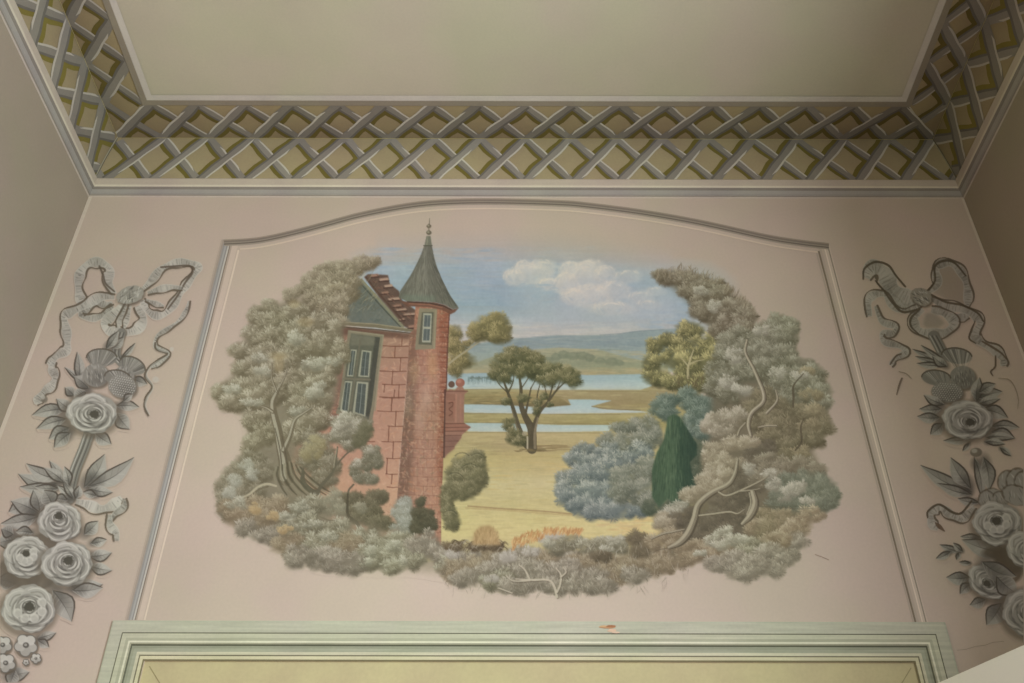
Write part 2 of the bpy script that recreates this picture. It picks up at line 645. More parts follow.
class Canvas:
    """x, y are positions on the wall in the photo's pixels; S samples per unit"""

    def __init__(s, x0, y0, x1, y1, S, ground):
        s.x0, s.y0, s.S = x0, y0, S
        s.w, s.h = int((x1 - x0) * S), int((y1 - y0) * S)
        s.X = x0 + (np.arange(s.w) + .5) / S
        s.Y = y0 + (np.arange(s.h) + .5) / S
        s.c = np.zeros((s.h, s.w, 3), np.float32)
        s.c[:] = ground(s.X[None, :], s.Y[:, None])
        s.base = s.c.copy()
        s.a = np.zeros((s.h, s.w), np.float32)
        s.id = np.zeros((s.h, s.w), np.int16)
        s.cur = 0
        s.clip = None

    def win(s, xa, ya, xb, yb):
        i0 = max(0, int((xa - s.x0) * s.S) - 1)
        i1 = min(s.w, int((xb - s.x0) * s.S) + 2)
        j0 = max(0, int((ya - s.y0) * s.S) - 1)
        j1 = min(s.h, int((yb - s.y0) * s.S) + 2)
        return j0, j1, i0, i1

    def put(s, w, m, col, own=0.42):
        j0, j1, i0, i1 = w
        if s.clip is not None: m = m * s.clip[j0:j1, i0:i1]
        m = m.astype(np.float32)
        col = np.asarray(col, np.float32)
        cc = s.c[j0:j1, i0:i1]
        cc += (col - cc) * m[..., None]
        aa = s.a[j0:j1, i0:i1]
        aa += (1 - aa) * m
        if s.cur and own < 1:
            k = m > own
            s.id[j0:j1, i0:i1][k] = s.cur

    # --- primitives
    def polymask(s, pts, soft=0.0):
        pts = np.asarray([p[:2] for p in pts], float)
        pad = soft * 3 + 1
        w = s.win(pts[:, 0].min() - pad, pts[:, 1].min() - pad, pts[:, 0].max() + pad, pts[:, 1].max() + pad)
        j0, j1, i0, i1 = w
        if j1 <= j0 or i1 <= i0: return w, None
        n = 3
        m = np.zeros((j1 - j0, i1 - i0), np.float32)
        for a in range(n):
            yy = s.Y[j0:j1] + ((a + .5) / n - .5) / s.S
            for b in range(n):
                xx = s.X[i0:i1] + ((b + .5) / n - .5) / s.S
                ins = np.zeros(m.shape, bool)
                q = np.roll(pts, -1, 0)
                for (ax, ay), (bx, by) in zip(pts, q):
                    if ay == by: continue
                    rows = (ay > yy) != (by > yy)
                    if not rows.any(): continue
                    xc = (bx - ax) * (yy - ay) / (by - ay) + ax
                    ins[rows] ^= xx[None, :] < xc[rows][:, None]
                m += ins
        m /= n * n
        if soft > 0: m = blur(m, soft * s.S)
        return w, m

    def poly(s, pts, col, a=1.0, soft=0.0, own=0.42):
        w, m = s.polymask(pts, soft)
        if m is not None: s.put(w, m * a, col, own)

    def polygrad(s, pts, stops, axis='y', a=1.0, soft=0.0):
        """stops: [(coordinate, colour)]"""
        w, m = s.polymask(pts, soft)
        if m is None: return
        j0, j1, i0, i1 = w
        t = s.Y[j0:j1] if axis == 'y' else s.X[i0:i1]
        ks = [q[0] for q in stops]
        g = np.stack([np.interp(t, ks, [q[1][c] for q in stops]) for c in range(3)], -1)
        g = g[:, None, :] if axis == 'y' else g[None, :, :]
        g = np.broadcast_to(g, m.shape + (3,))
        s.put(w, m * a, g)

    def line(s, pts, col, r=0.6, a=1.0, soft=0.5, own=0.42):
        """pts (x, y[, radius]) polyline"""
        P = [(p[0], p[1], p[2] if len(p) > 2 else r) for p in pts]
        R = max(p[2] for p in P) + soft + 0.7
        w = s.win(min(p[0] for p in P) - R, min(p[1] for p in P) - R, max(p[0] for p in P) + R, max(p[1] for p in P) + R)
        j0, j1, i0, i1 = w
        if j1 <= j0 or i1 <= i0: return
        x = s.X[None, i0:i1]
        y = s.Y[j0:j1, None]
        m = np.zeros((j1 - j0, i1 - i0), np.float32)
        for (ax, ay, ar), (bx, by, br) in zip(P[:-1], P[1:]):
            dx, dy = bx - ax, by - ay
            L2 = dx * dx + dy * dy + 1e-9
            t = np.clip(((x - ax) * dx + (y - ay) * dy) / L2, 0, 1)
            d = np.hypot(x - ax - t * dx, y - ay - t * dy)
            rr = ar + (br - ar) * t
            m = np.maximum(m, np.clip((rr - d) / max(soft, .4) + .5, 0, 1) * np.minimum(1, rr / .45))
        s.put(w, m * a, col, own)

    def curve(s, pts, col, r=0.6, a=1.0, soft=0.5, own=0.42):
        s.line(smooth(pts), col, r, a, soft, own)

    def dab(s, x, y, ln, wd, ang, col, a=0.8, own=0.55):
        R = ln + 1
        i0 = int((x - R - s.x0) * s.S)
        i1 = int((x + R - s.x0) * s.S) + 1
        j0 = int((y - R - s.y0) * s.S)
        j1 = int((y + R - s.y0) * s.S) + 1
        if i0 < 0: i0 = 0
        if j0 < 0: j0 = 0
        if i1 > s.w: i1 = s.w
        if j1 > s.h: j1 = s.h
        if j1 <= j0 or i1 <= i0: return
        dx = s.X[None, i0:i1] - x
        dy = s.Y[j0:j1, None] - y
        ca, sa = math.cos(ang), math.sin(ang)
        u = (dx * ca + dy * sa) / ln
        v = (dy * ca - dx * sa) / wd
        m = np.clip(1.35 - (u * u + v * v) * 1.35, 0, 1) * a
        s.put((j0, j1, i0, i1), m, col, own)

    def ell(s, cx, cy, rx, ry, col, a=1.0, soft=1.0, ang=0.0, rough=0.0, seed=0, own=0.42):
        R = max(rx, ry) * (1 + rough) + soft * 2
        w = s.win(cx - R, cy - R, cx + R, cy + R)
        j0, j1, i0, i1 = w
        if j1 <= j0 or i1 <= i0: return
        dx = s.X[None, i0:i1] - cx
        dy = s.Y[j0:j1, None] - cy
        ca, sa = math.cos(ang), math.sin(ang)
        u = (dx * ca + dy * sa) / rx
        v = (dy * ca - dx * sa) / ry
        q = np.hypot(u, v)
        if rough:
            th = np.arctan2(v, u)
            q = q * (1 + rough * (0.5 * np.sin(3 * th + seed) + .35 * np.sin(7 * th + seed * 2.3) + .3 * np.sin(13 * th + seed * 3.1)))
        m = np.clip((1 - q) * min(rx, ry) / max(soft, .4) + .5, 0, 1)
        s.put(w, m * a, col, own)


def smooth(pts, n=6):
    if len(pts) < 3: return pts
    P = np.asarray(pts, float)
    P = np.vstack([2 * P[0] - P[1], P, 2 * P[-1] - P[-2]])
    out = []
    for i in range(1, len(P) - 2):
        for k in range(n):
            t = k / n
            a, b, c, d = P[i - 1], P[i], P[i + 1], P[i + 2]
            out.append(tuple(.5 * ((2 * b) + (c - a) * t + (2 * a - 5 * b + 4 * c - d) * t * t + (3 * b - a - 3 * c + d) * t ** 3)))
    out.append(tuple(P[-2]))
    return out


PR = random.Random(11)


def mixc(a, b, t):
    return tuple(a[i] + (b[i] - a[i]) * t for i in range(3))


def ramp(cols, t):
    t = min(max(t, 0), .999) * (len(cols) - 1)
    i = int(t)
    return mixc(cols[i], cols[i + 1], t - i)


def foliage(cv, clumps, pal, size=2.0, dens=1.0, feather=1.0, edge=0.25, up=(-.45, -.9), base_a=.9, contrast=1.0, own=.42):
    """clumps (cx, cy, rx, ry): domed tufts of fine radiating strokes, dark below, pale on the upper left, as painted"""
    order = sorted(clumps, key=lambda c: c[1] + PR.uniform(-4, 4))
    for c in order:
        cx, cy, rx, ry = c[:4]
        p = c[4] if len(c) > 4 else pal
        sd = PR.uniform(0, 9)
        m = min(rx, ry)
        cv.ell(cx, cy + ry * .05, rx * .90, ry * .88, ramp(p, .24), base_a * .84, soft=m * .45, rough=.12, seed=sd, own=own)
        R0 = min(size * 2.7, m * .75)
        area = rx * ry * math.pi
        n = int(area / (R0 * R0) * .95 * dens) + 2
        tufts = []
        for k in range(n):
            a = PR.uniform(0, 2 * math.pi)
            r = math.sqrt(PR.random()) * .88
            tufts.append((cy + ry * r * math.sin(a), cx + rx * r * math.cos(a), r))
        tufts.sort()
        for y, x, r in tufts:
            R = R0 * PR.uniform(.65, 1.15)
            gx, gy = (x - cx) / rx, (y - cy) / ry
            sh = .42 + .30 * (gx * up[0] + gy * up[1]) * contrast + PR.gauss(0, .10)
            cv.ell(x + R * .12, y + R * .25, R * .85, R * .72, ramp(p, sh - .22), .5, soft=R * .7, own=own + .1)
            q = int(9 + R * 3.2)
            for f in range(q):
                th = PR.uniform(-math.pi * 1.12, math.pi * .12) if PR.random() < .8 else PR.uniform(0, math.pi)
                rr = math.sqrt(PR.uniform(.06, 1.0))
                ox, oy = math.cos(th), math.sin(th)
                px, py = x + ox * R * rr * .95, y + oy * R * rr * .8
                lit = .36 * rr * (ox * up[0] + oy * up[1])
                l2 = R * PR.uniform(.30, .55) * feather
                cv.dab(px, py, l2, max(.42, l2 * PR.uniform(.16, .26)), math.atan2(oy * .9 - .12, ox) + PR.gauss(0, .18),
                       ramp(p, sh + lit + PR.gauss(0, .09)), PR.uniform(.4, .75), own=own + .1)


def streaks(cv, box, cols, n, ln, wd, a=.5, jit=.05, yfun=None):
    x0, y0, x1, y1 = box
    for k in range(n):
        x, y = PR.uniform(x0, x1), PR.uniform(y0, y1)
        l = ln * PR.uniform(.4, 1.2)
        cv.dab(x, y, l, wd * PR.uniform(.6, 1.4), PR.gauss(0, jit), PR.choice(cols) if isinstance(cols, list) else cols(x, y), a * PR.uniform(.5, 1), own=2)


def canvas_objects(cv, parts, mat, refcol, lift=0.0006, thresh=0.015):
    """turn the painted canvas into flat coloured meshes on the wall, one per painted thing part.
    parts: {id: (name, parent, label or None)}; refcol(x,y) = bare wall colour as authored"""
    h, w = cv.h, cv.w
    col = s2l(cv.c.astype(np.float64))
    ref = s2l(refcol(cv.X[None, :], cv.Y[:, None]))
    albm = np.clip(col / ref * WALL_ALB, 0, .92)
    A = cv.a
    ids = cv.id.copy()
    # unowned painted samples take the nearest owner
    need = (A > thresh) & (ids == 0)
    for _ in range(60):
        if not need.any(): break
        for dy, dx in ((0, 1), (0, -1), (1, 0), (-1, 0)):
            sh = np.roll(np.roll(ids, dy, 0), dx, 1)
            k = need & (sh > 0)
            ids[k] = sh[k]
            need &= ~k
    ids[A <= thresh] = 0
    # wall positions
    xs, ys = np.meshgrid(cv.X, cv.Y)
    R = np.array(ROT)
    vx, vy, vz = (xs - CX) / FPX, -(ys - CY) / FPX, -np.ones_like(xs)
    rx = R[0, 0] * vx + R[0, 1] * vy + R[0, 2] * vz
    ry = R[1, 0] * vx + R[1, 1] * vy + R[1, 2] * vz
    rz = R[2, 0] * vx + R[2, 1] * vy + R[2, 2] * vz
    t = (D - lift) / ry
    co = np.stack([rx * t + EYE.x, np.full_like(rx, D - lift), rz * t + EYE.z], -1).reshape(-1, 3)
    ca = np.concatenate([albm, np.ones((h, w, 1))], -1).reshape(-1, 4)
    out = {}
    cid = ids[:-1, :-1]
    anyp = (A[:-1, :-1] > thresh) | (A[1:, 1:] > thresh)
    for i, (name, parent, label) in parts.items():
        js, is_ = np.nonzero((cid == i) & anyp)
        if len(js) == 0: continue
        a = js * w + is_
        q = np.stack([a, a + w, a + w + 1, a + 1], -1)
        u, inv = np.unique(q.ravel(), return_inverse=True)
        me = bpy.data.meshes.new(name)
        me.vertices.add(len(u))
        me.vertices.foreach_set('co', co[u].astype(np.float32).ravel())
        me.loops.add(len(inv))
        me.loops.foreach_set('vertex_index', inv.astype(np.int32))
        me.polygons.add(len(q))
        me.polygons.foreach_set('loop_start', np.arange(0, len(inv), 4, dtype=np.int32))
        me.update(calc_edges=True)
        at = me.color_attributes.new('paint', 'FLOAT_COLOR', 'POINT')
        at.data.foreach_set('color', ca[u].astype(np.float32).ravel())
        par = out.get(parent, parent) if isinstance(parent, int) else parent
        o = link_mesh(name, me, mat, par)
        if label: o['label'] = label
        out[i] = o
    return out
# ------------------------------------------------------------------ painted landscape
WX = [210, 290, 370, 450, 530, 610, 690, 770, 850]
WY = [216, 290, 370, 450, 530, 605]
WT = [[(168, 154, 139), (171, 156, 142), (176, 161, 146), (176, 161, 146), (175, 160, 145), (170, 156, 141), (159, 144, 130), (141, 127, 113), (114, 100, 86)],
      [(175, 160, 145), (181, 165, 151), (184, 169, 154), (185, 170, 155), (182, 167, 152), (174, 160, 146), (167, 153, 139), (154, 140, 126), (129, 115, 100)],
      [(182, 167, 153), (188, 173, 158), (191, 176, 161), (193, 178, 163), (189, 174, 160), (185, 171, 157), (175, 160, 147), (160, 146, 132), (139, 125, 112)],
      [(186, 171, 157), (190, 175, 161), (191, 177, 163), (195, 180, 166), (193, 179, 165), (192, 177, 164), (182, 167, 154), (169, 155, 142), (149, 136, 122)],
      [(189, 174, 160), (192, 177, 163), (197, 182, 168), (199, 184, 170), (198, 184, 170), (196, 181, 167), (186, 172, 159), (173, 159, 147), (154, 141, 128)],
      [(189, 174, 161), (193, 178, 164), (199, 184, 170), (199, 184, 171), (197, 182, 169), (194, 180, 167), (187, 173, 160), (175, 162, 149), (158, 145, 132)]]


def wall_seen(x, y):
    """the bare wall's own look across the picture: painted colours are mixed against it"""
    T_ = np.array(WT, float)
    rows = np.stack([np.stack([np.interp(np.ravel(x), WX, T_[r, :, c]) for c in range(3)], -1) for r in range(len(WY))], 0)
    yv = np.ravel(y)
    k = np.clip(np.searchsorted(WY, yv) - 1, 0, len(WY) - 2)
    t = np.clip((yv - np.array(WY)[k]) / (np.array(WY)[k + 1] - np.array(WY)[k]), 0, 1)[:, None, None]
    return rows[k] * (1 - t) + rows[k + 1] * t


cv = Canvas(206, 213, 852, 612, 1.5, wall_seen)
SKY, CLOUD, HILL, LAKE, MEAD, TOWER, TROOF, TWIN, HOUSE, GABLE, HWIN, STEPS, TURRET, CTREE, BTREE, OTREE, BLUE, CYP, LFOL, RFOL, FORE, SAP, SHRUB, LTRUNK, RTRUNK = range(1, 26)

outline = [(225, 350), (226, 372), (208, 392), (210, 412), (236, 424), (240, 440), (233, 458), (215, 474), (210, 495), (214, 516), (232, 532), (256, 545), (270, 559), (288, 574), (325, 586),
           (372, 586), (402, 574), (425, 578), (440, 590), (480, 602), (520, 607), (562, 609), (605, 604), (650, 591), (690, 574), (720, 580), (745, 590), (780, 582), (808, 559), (824, 534),
           (842, 516), (846, 490), (838, 466), (828, 446), (842, 428), (840, 400), (834, 376), (824, 355), (805, 338), (802, 322), (785, 308), (765, 308), (750, 292), (735, 276), (715, 262), (690, 258), (668, 258),
           (705, 222), (440, 222), (440, 212), (418, 212), (418, 222), (380, 226), (376, 246), (330, 255), (290, 278), (262, 296), (240, 318), (236, 338)]
w_, m_ = cv.polymask(outline, 2.4)
V = np.zeros((cv.h, cv.w), np.float32)
V[w_[0]:w_[1], w_[2]:w_[3]] = m_
nz = vnoise(cv.h, cv.w, 5, 3) * .5 + vnoise(cv.h, cv.w, 12, 4) * .5
V = np.clip((V - .5) * 1.3 + .5 + (nz - .5) * .9 * (V > .02) * (V < .98), 0, 1)
V = blur(V, 1.2).astype(np.float32)
w_, m_ = cv.polymask(outline, 7.5)
V2 = np.zeros((cv.h, cv.w), np.float32)
V2[w_[0]:w_[1], w_[2]:w_[3]] = m_
hair = vnoise(cv.h, cv.w, (7, 1.6), 31) * .6 + nz * .4
V2 = np.clip((V2 - .42) * 1.7 + .42 + (hair - .5) * .7 * (V2 > .02) * (V2 < .98), 0, 1)
bt = np.clip((cv.Y[:, None] - 500) / 30.0, 0, 1)
V = (V * (1 - bt) + blur(V2, .6) * bt).astype(np.float32)
V *= (V > .01)

# ---- sky
cv.cur = SKY
yy = cv.Y[:, None]
xx = cv.X[None, :]
fade = np.clip((yy - 224 - 9 * np.sin((xx - 360) / 95.0) * 0 - np.abs(xx - 510) * .05 - np.clip(xx - 560, 0, 999) * .13) / 40.0, 0, 1) ** 1.2
streak = vnoise(cv.h, cv.w, (4, 60), 8) * .6 + vnoise(cv.h, cv.w, (2, 26), 9) * .4
skyA = np.clip(fade * (.75 + .5 * streak), 0, 1) * (yy < 356) * np.clip((xx - 345) / 25, 0, 1) * np.clip((742 - xx) / 40, 0, 1)
ks = [225, 250, 268, 285, 305, 322, 338, 356]
kc = [(158, 152, 142), (154, 156, 156), (150, 163, 171), (141, 158, 170), (138, 156, 168), (160, 166, 170), (176, 172, 166), (176, 172, 164)]
g = np.stack([np.interp(cv.Y, ks, [q[c] for q in kc]) for c in range(3)], -1)[:, None, :] * np.ones((1, cv.w, 1))
g += (streak - .5)[..., None] * np.array([16, 12, 9])
g[..., :] += ((xx - 520) / 200.0)[..., None] * np.array([-6, -6, -7]) * np.clip((xx - 520) / 100, 0, 1)[..., None]
cv.put((0, cv.h, 0, cv.w), skyA * V, g, .05)
cv.clip = V
streaks(cv, (370, 248, 500, 300), [(138, 158, 174), (150, 166, 176), (132, 152, 168), (162, 168, 170)], 260, 14, 1.3, .28)
streaks(cv, (490, 246, 600, 264), [(160, 160, 158), (152, 158, 162), (168, 160, 150)], 90, 14, 1.3, .18)
streaks(cv, (455, 322, 640, 338), [(182, 176, 168), (172, 172, 170), (188, 180, 168)], 120, 14, 1.2, .35)
streaks(cv, (640, 300, 690, 328), [(138, 156, 170), (150, 162, 170), (128, 148, 166)], 90, 9, 1.4, .4)
# ---- clouds
cv.cur = CLOUD
for (cx, cy, rx, ry) in ((560, 300, 46, 20), (610, 312, 60, 14), (650, 300, 34, 16)):
    cv.ell(cx, cy, rx, ry, (158, 166, 170), .6, soft=14, own=.5)
lobes = [(530, 274, 24, 11), (514, 277, 11, 8), (542, 268, 14, 9), (524, 266, 9, 6), (584, 282, 26, 20), (572, 270, 14, 9), (590, 268, 15, 9), (566, 284, 13, 12), (590, 296, 22, 12), (574, 296, 14, 8), (606, 274, 12, 9),
         (614, 290, 16, 10), (640, 297, 13, 6), (655, 291, 10, 4), (548, 284, 12, 6), (628, 276, 14, 6), (648, 304, 12, 4), (612, 308, 22, 7)]
for i, (cx, cy, rx, ry) in enumerate(sorted(lobes, key=lambda q: q[1] - q[3])):
    b = 1 - .75 * min(1, max(0, (cx - 585) / 80.0))
    cv.ell(cx, cy, rx, ry, mixc((168, 172, 172), (190, 184, 174), b), .34 + .2 * b, soft=3.2, rough=.10, seed=i * 1.7, own=.3)
    cv.ell(cx + rx * .22, cy + ry * .42, rx * .82, ry * .75, mixc((156, 164, 168), (170, 173, 173), b), .55, soft=ry * .8, own=2)
    for k in range(int(rx * 1.6)):
        a = PR.uniform(math.pi * 1.0, math.pi * 1.75)
        r = PR.uniform(.55, .97)
        cv.dab(cx + rx * r * math.cos(a), cy + ry * r * math.sin(a), PR.uniform(1.6, 3.6), PR.uniform(.7, 1.4), a + math.pi / 2, (198, 190, 176), .22 * b + .04, own=2)
    for k in range(int(rx * .9)):
        a = PR.uniform(0.1, math.pi * .9)
        r = PR.uniform(.3, .95)
        cv.dab(cx + rx * r * math.cos(a), cy + ry * r * math.sin(a), PR.uniform(2, 5), PR.uniform(.8, 1.7), a + math.pi / 2, (154, 163, 169), .22, own=2)
for k in range(50):
    cv.dab(PR.uniform(512, 556), PR.uniform(284, 302), PR.uniform(3, 8), 1.2, PR.gauss(0, .1), (146, 162, 172), .4, own=2)

# ---- hills
cv.cur = HILL
P = FR(440, 290, 6.4)
far = P([(380, 330), (460, 315), (560, 305), (740, 290), (1020, 290)]) + [(616, 334.5), (632, 331.5), (658, 329.3), (690, 328), (690, 372), (455, 372), (455, 345)]
cv.polygrad(far, [(329, (132, 146, 152)), (344, (126, 141, 150)), (352, (138, 150, 152)), (372, (150, 152, 138))], soft=.5)
streaks(cv, (470, 336, 660, 352), [(118, 132, 142), (142, 152, 156), (128, 140, 140), (150, 156, 156)], 170, 12, 1.0, .35)
cv.line([(600, 335), (620, 333.6), (640, 331), (664, 329.6)], (112, 126, 136), .5, .5)
mid = [(450, 366), (478, 362), (500, 354), (534, 349.5), (559, 347.5), (585, 349), (603, 350.5), (625, 357), (645, 361), (668, 366), (668, 378), (450, 376)]
cv.polygrad(mid, [(347, (158, 152, 128)), (358, (142, 142, 120)), (366, (138, 140, 116)), (371, (160, 148, 116)), (376, (150, 140, 112))], soft=.5)
streaks(cv, (540, 349, 655, 374), [(128, 132, 110), (168, 156, 126), (140, 142, 118), (176, 160, 128)], 170, 9, .9, .4)
streaks(cv, (450, 362, 500, 374), [(166, 150, 124), (150, 146, 124), (172, 160, 130)], 50, 8, .9, .4)
for (cx, cy, rx, ry) in ((556, 357, 5, 4), (564, 354.5, 6, 4), (573, 356, 7, 4), (583, 356, 7, 4), (590, 358, 5, 4), (600, 361, 6, 3.4), (612, 362, 7, 4), (620, 363, 4, 3), (548, 360, 6, 3)):
    cv.ell(cx, cy, rx, ry, (112, 118, 100), .75, soft=1.5, rough=.1, seed=cx)
    cv.ell(cx - 1, cy - 1.5, rx * .6, ry * .4, (134, 138, 116), .5, soft=1.5)
cv.polygrad([(556, 360), (625, 364), (600, 370), (540, 366)], [(360, (124, 128, 108)), (370, (140, 142, 116))], soft=1.2, a=.6)
streaks(cv, (580, 368, 650, 375), [(166, 148, 112), (150, 140, 108), (138, 134, 104)], 50, 9, .7, .5)

# ---- meadow and lake
cv.cur = MEAD
cv.polygrad([(440, 386), (700, 384), (712, 556), (420, 562)], [(385, (156, 140, 104)), (404, (146, 128, 90)), (416, (158, 146, 98)), (424, (146, 134, 84)), (434, (176, 158, 112)), (447, (164, 148, 104)), (456, (178, 160, 106)),
                                                             (470, (184, 166, 116)), (482, (190, 176, 130)), (505, (190, 174, 122)), (525, (198, 182, 124)), (560, (200, 184, 130))], soft=.6)


def mead_col(x, y):
    if y < 404: return PR.choice([(140, 122, 84), (164, 148, 108), (176, 160, 118), (150, 134, 92)])
    if y < 434: return PR.choice([(140, 126, 78), (166, 150, 98), (176, 160, 108)])
    if y < 458: return PR.choice([(152, 134, 94), (188, 170, 122), (176, 158, 108), (166, 150, 98)])
    if y < 490: return PR.choice([(192, 164, 100), (176, 162, 116), (198, 178, 118), (166, 152, 106)])
    return PR.choice([(204, 188, 132), (188, 168, 110), (196, 180, 128), (178, 162, 114)])


streaks(cv, (455, 388, 690, 545), mead_col, 1500, 11, .9, .42, .04)
cv.cur = LAKE
cv.polygrad([(446, 374), (480, 373), (590, 375), (648, 374), (652, 386), (640, 390), (560, 390), (446, 389)], [(374, (138, 160, 172)), (380, (148, 168, 178)), (386, (164, 176, 180)), (390, (168, 172, 164))], soft=.4)
streaks(cv, (448, 376, 645, 388), [(146, 166, 178), (168, 180, 184), (156, 174, 182), (136, 156, 166)], 90, 10, .6, .4, .02)
cv.polygrad([(464, 404), (500, 404.5), (545, 407), (571, 405), (568, 399.5), (590, 399.5), (612, 400.5), (592, 406), (600, 409), (640, 411), (650, 412.5), (540, 414), (464, 412.5)], [(399, (150, 172, 182)), (408, (158, 176, 184)), (414, (172, 178, 176))], soft=.35)
cv.polygrad([(462, 423), (500, 423), (560, 425), (612, 425), (609, 431), (560, 432), (468, 431.5)], [(423, (152, 174, 176)), (432, (172, 182, 176))], soft=.35)
streaks(cv, (468, 405, 600, 413), [(146, 166, 180), (170, 182, 188)], 45, 8, .6, .4, .02)
streaks(cv, (470, 425, 605, 430), [(158, 178, 182), (176, 186, 182)], 40, 8, .6, .4, .02)
cv.cur = MEAD
cv.polygrad([(464, 390), (505, 389), (545, 391), (562, 399), (571, 405), (545, 407.5), (500, 404.8), (464, 404)], [(390, (160, 146, 104)), (398, (138, 122, 80)), (406, (118, 104, 72))], soft=.5)
streaks(cv, (466, 392, 560, 404), [(170, 150, 100), (124, 112, 74), (146, 134, 92), (156, 130, 86)], 110, 8, .8, .5, .03)
cv.curve([(592, 406.5), (610, 409), (640, 410)], (128, 116, 88), .6, .8)
for (a, b) in (((464, 389.5), (520, 389)), ((464, 413.5), (620, 414.5)), ((466, 422.5), (610, 424)), ((464, 432.5), (600, 433)), ((575, 391), (648, 391.5))):
    cv.line([a, b], (128, 116, 78), .45, .5)
streaks(cv, (533, 445, 572, 451), [(128, 108, 72), (142, 122, 84)], 40, 9, .8, .6, .03)
cv.curve([(468, 506), (500, 508.5), (540, 511), (572, 514)], (146, 116, 80), .8, .6)
cv.curve([(466, 508), (500, 510), (540, 513), (572, 515.5)], (170, 142, 96), .8, .5)
streaks(cv, (600, 515, 665, 534), [(206, 180, 126), (196, 160, 104), (190, 166, 120)], 90, 9, 1.2, .5, .12)
# reeds by the far water
for k in range(110):
    x = PR.uniform(468, 506)
    y0 = 377 + PR.uniform(-.8, 1.2)
    cv.line([(x, y0, .35), (x + PR.uniform(-.4, .4), y0 + PR.uniform(3, 7), .3)], (104, 122, 124), .35, .45, own=.5)
for k in range(26):
    cv.dab(PR.uniform(470, 494), 377.5 + PR.uniform(-1.5, 1.5), 1.8, .9, 0, (98, 112, 108), .5, own=2)

# ---- tree standing behind the tower
cv.cur = BTREE
T1 = [(84, 78, 50), (106, 98, 64), (130, 118, 76), (154, 138, 94), (168, 152, 108)]
cv.curve([(448, 362, 1.2), (458, 356, 1.0), (468, 350, .8), (480, 341, .5)], (140, 132, 108), 1, .9)
foliage(cv, [(491, 327, 21, 14), (480, 333, 13, 9), (500, 334, 12, 10), (498, 320, 12, 7), (455, 332, 8, 8), (452, 344, 8, 10), (463, 360, 14, 9), (455, 368, 9, 7), (468, 343, 5, 3.4), (458, 348, 8, 8)], T1, size=1.9, base_a=.8)
cv.curve([(446, 366, 1.0), (456, 358, .9), (466, 351, .7), (478, 343, .4)], (160, 150, 122), 1, .8)
cv.curve([(468, 350, .6), (472, 344, .4), (470, 338, .3)], (150, 140, 112), 1, .6)

# ---- central meadow tree
cv.cur = CTREE
TC = [(66, 68, 44), (86, 86, 56), (108, 104, 70), (132, 124, 88), (156, 146, 112)]
DK = (84, 76, 56)
for pts in ([(532, 449, 5), (531.5, 430, 4), (525, 416, 3), (521, 404, 2.4), (521, 389, 1.6), (519, 374, 1.0)],
            [(527, 446, 3), (519, 428, 2.4), (513, 408, 1.9), (508, 393, 1.4), (503, 380, .9), (497, 370, .6)],
            [(533, 444, 3.4), (534, 428, 2.6), (539, 413, 1.8), (548, 402, 1.3), (556, 391, 1.0), (566, 381, .6)],
            [(525, 416, 1.4), (528, 402, 1), (531, 388, .7)], [(548, 402, 1.1), (552, 388, .8), (554, 376, .6)], [(508, 393, 1), (513, 382, .6), (514, 372, .5)],
            [(539, 413, 1), (537, 398, .7), (540, 384, .5)]):
    cv.curve([(a, b, r) for a, b, r in pts], DK, 1, .95)
for pts in ([(519, 374, .5), (512, 362, .4)], [(521, 389, .7), (529, 376, .5), (530, 362, .4)], [(508, 393, .7), (499, 384, .5), (494, 374, .4)], [(556, 391, .6), (561, 380, .5), (563, 372, .4)], [(548, 402, .7), (545, 388, .5), (541, 376, .4)],
            [(531, 388, .6), (538, 376, .4)], [(513, 408, .8), (510, 396, .5)], [(525, 446, 1.6), (513, 432, 1.1), (509, 420, .7)]):
    cv.curve(pts, DK, 1, .85)
cv.curve([(535, 448, 1.3), (535, 432, 1.3), (538, 418, .8)], (140, 126, 100), 1, .7)
cv.curve([(523, 444, .9), (517, 428, .8), (512, 410, .6)], (128, 116, 92), 1, .6)
foliage(cv, [(519, 356, 19, 9), (530, 361, 14, 10), (505, 363, 14, 10), (498, 374, 9, 7), (525, 370, 14, 8), (540, 372, 12, 9), (552, 371, 14, 9), (565, 374, 14, 9), (572, 380, 9, 6), (548, 380, 12, 6), (505, 378, 7, 5), (513, 350, 9, 5),
             (511, 371, 9, 6)], TC, size=1.7, base_a=.72)
foliage(cv, [(506, 401, 6, 3.6), (524, 398, 6, 4.5), (545, 396, 5, 3.6), (537, 409, 4, 5), (510, 424, 6, 7), (514, 436, 7, 8), (520, 441, 9, 7), (550, 404, 4, 2.4), (538, 402, 5, 3)], TC, size=1.4, base_a=.7)
cv.line([(527.5, 437, .8), (527.5, 449, .8)], (172, 162, 136), .8, .9)
cv.ell(524.5, 433.5, 2.6, 2.4, (156, 146, 118), .8, soft=1)
for k in range(30):
    cv.dab(PR.uniform(514, 545), 450 + PR.uniform(-1, 1.5), 3, .8, 0, (112, 98, 64), .5, own=2)

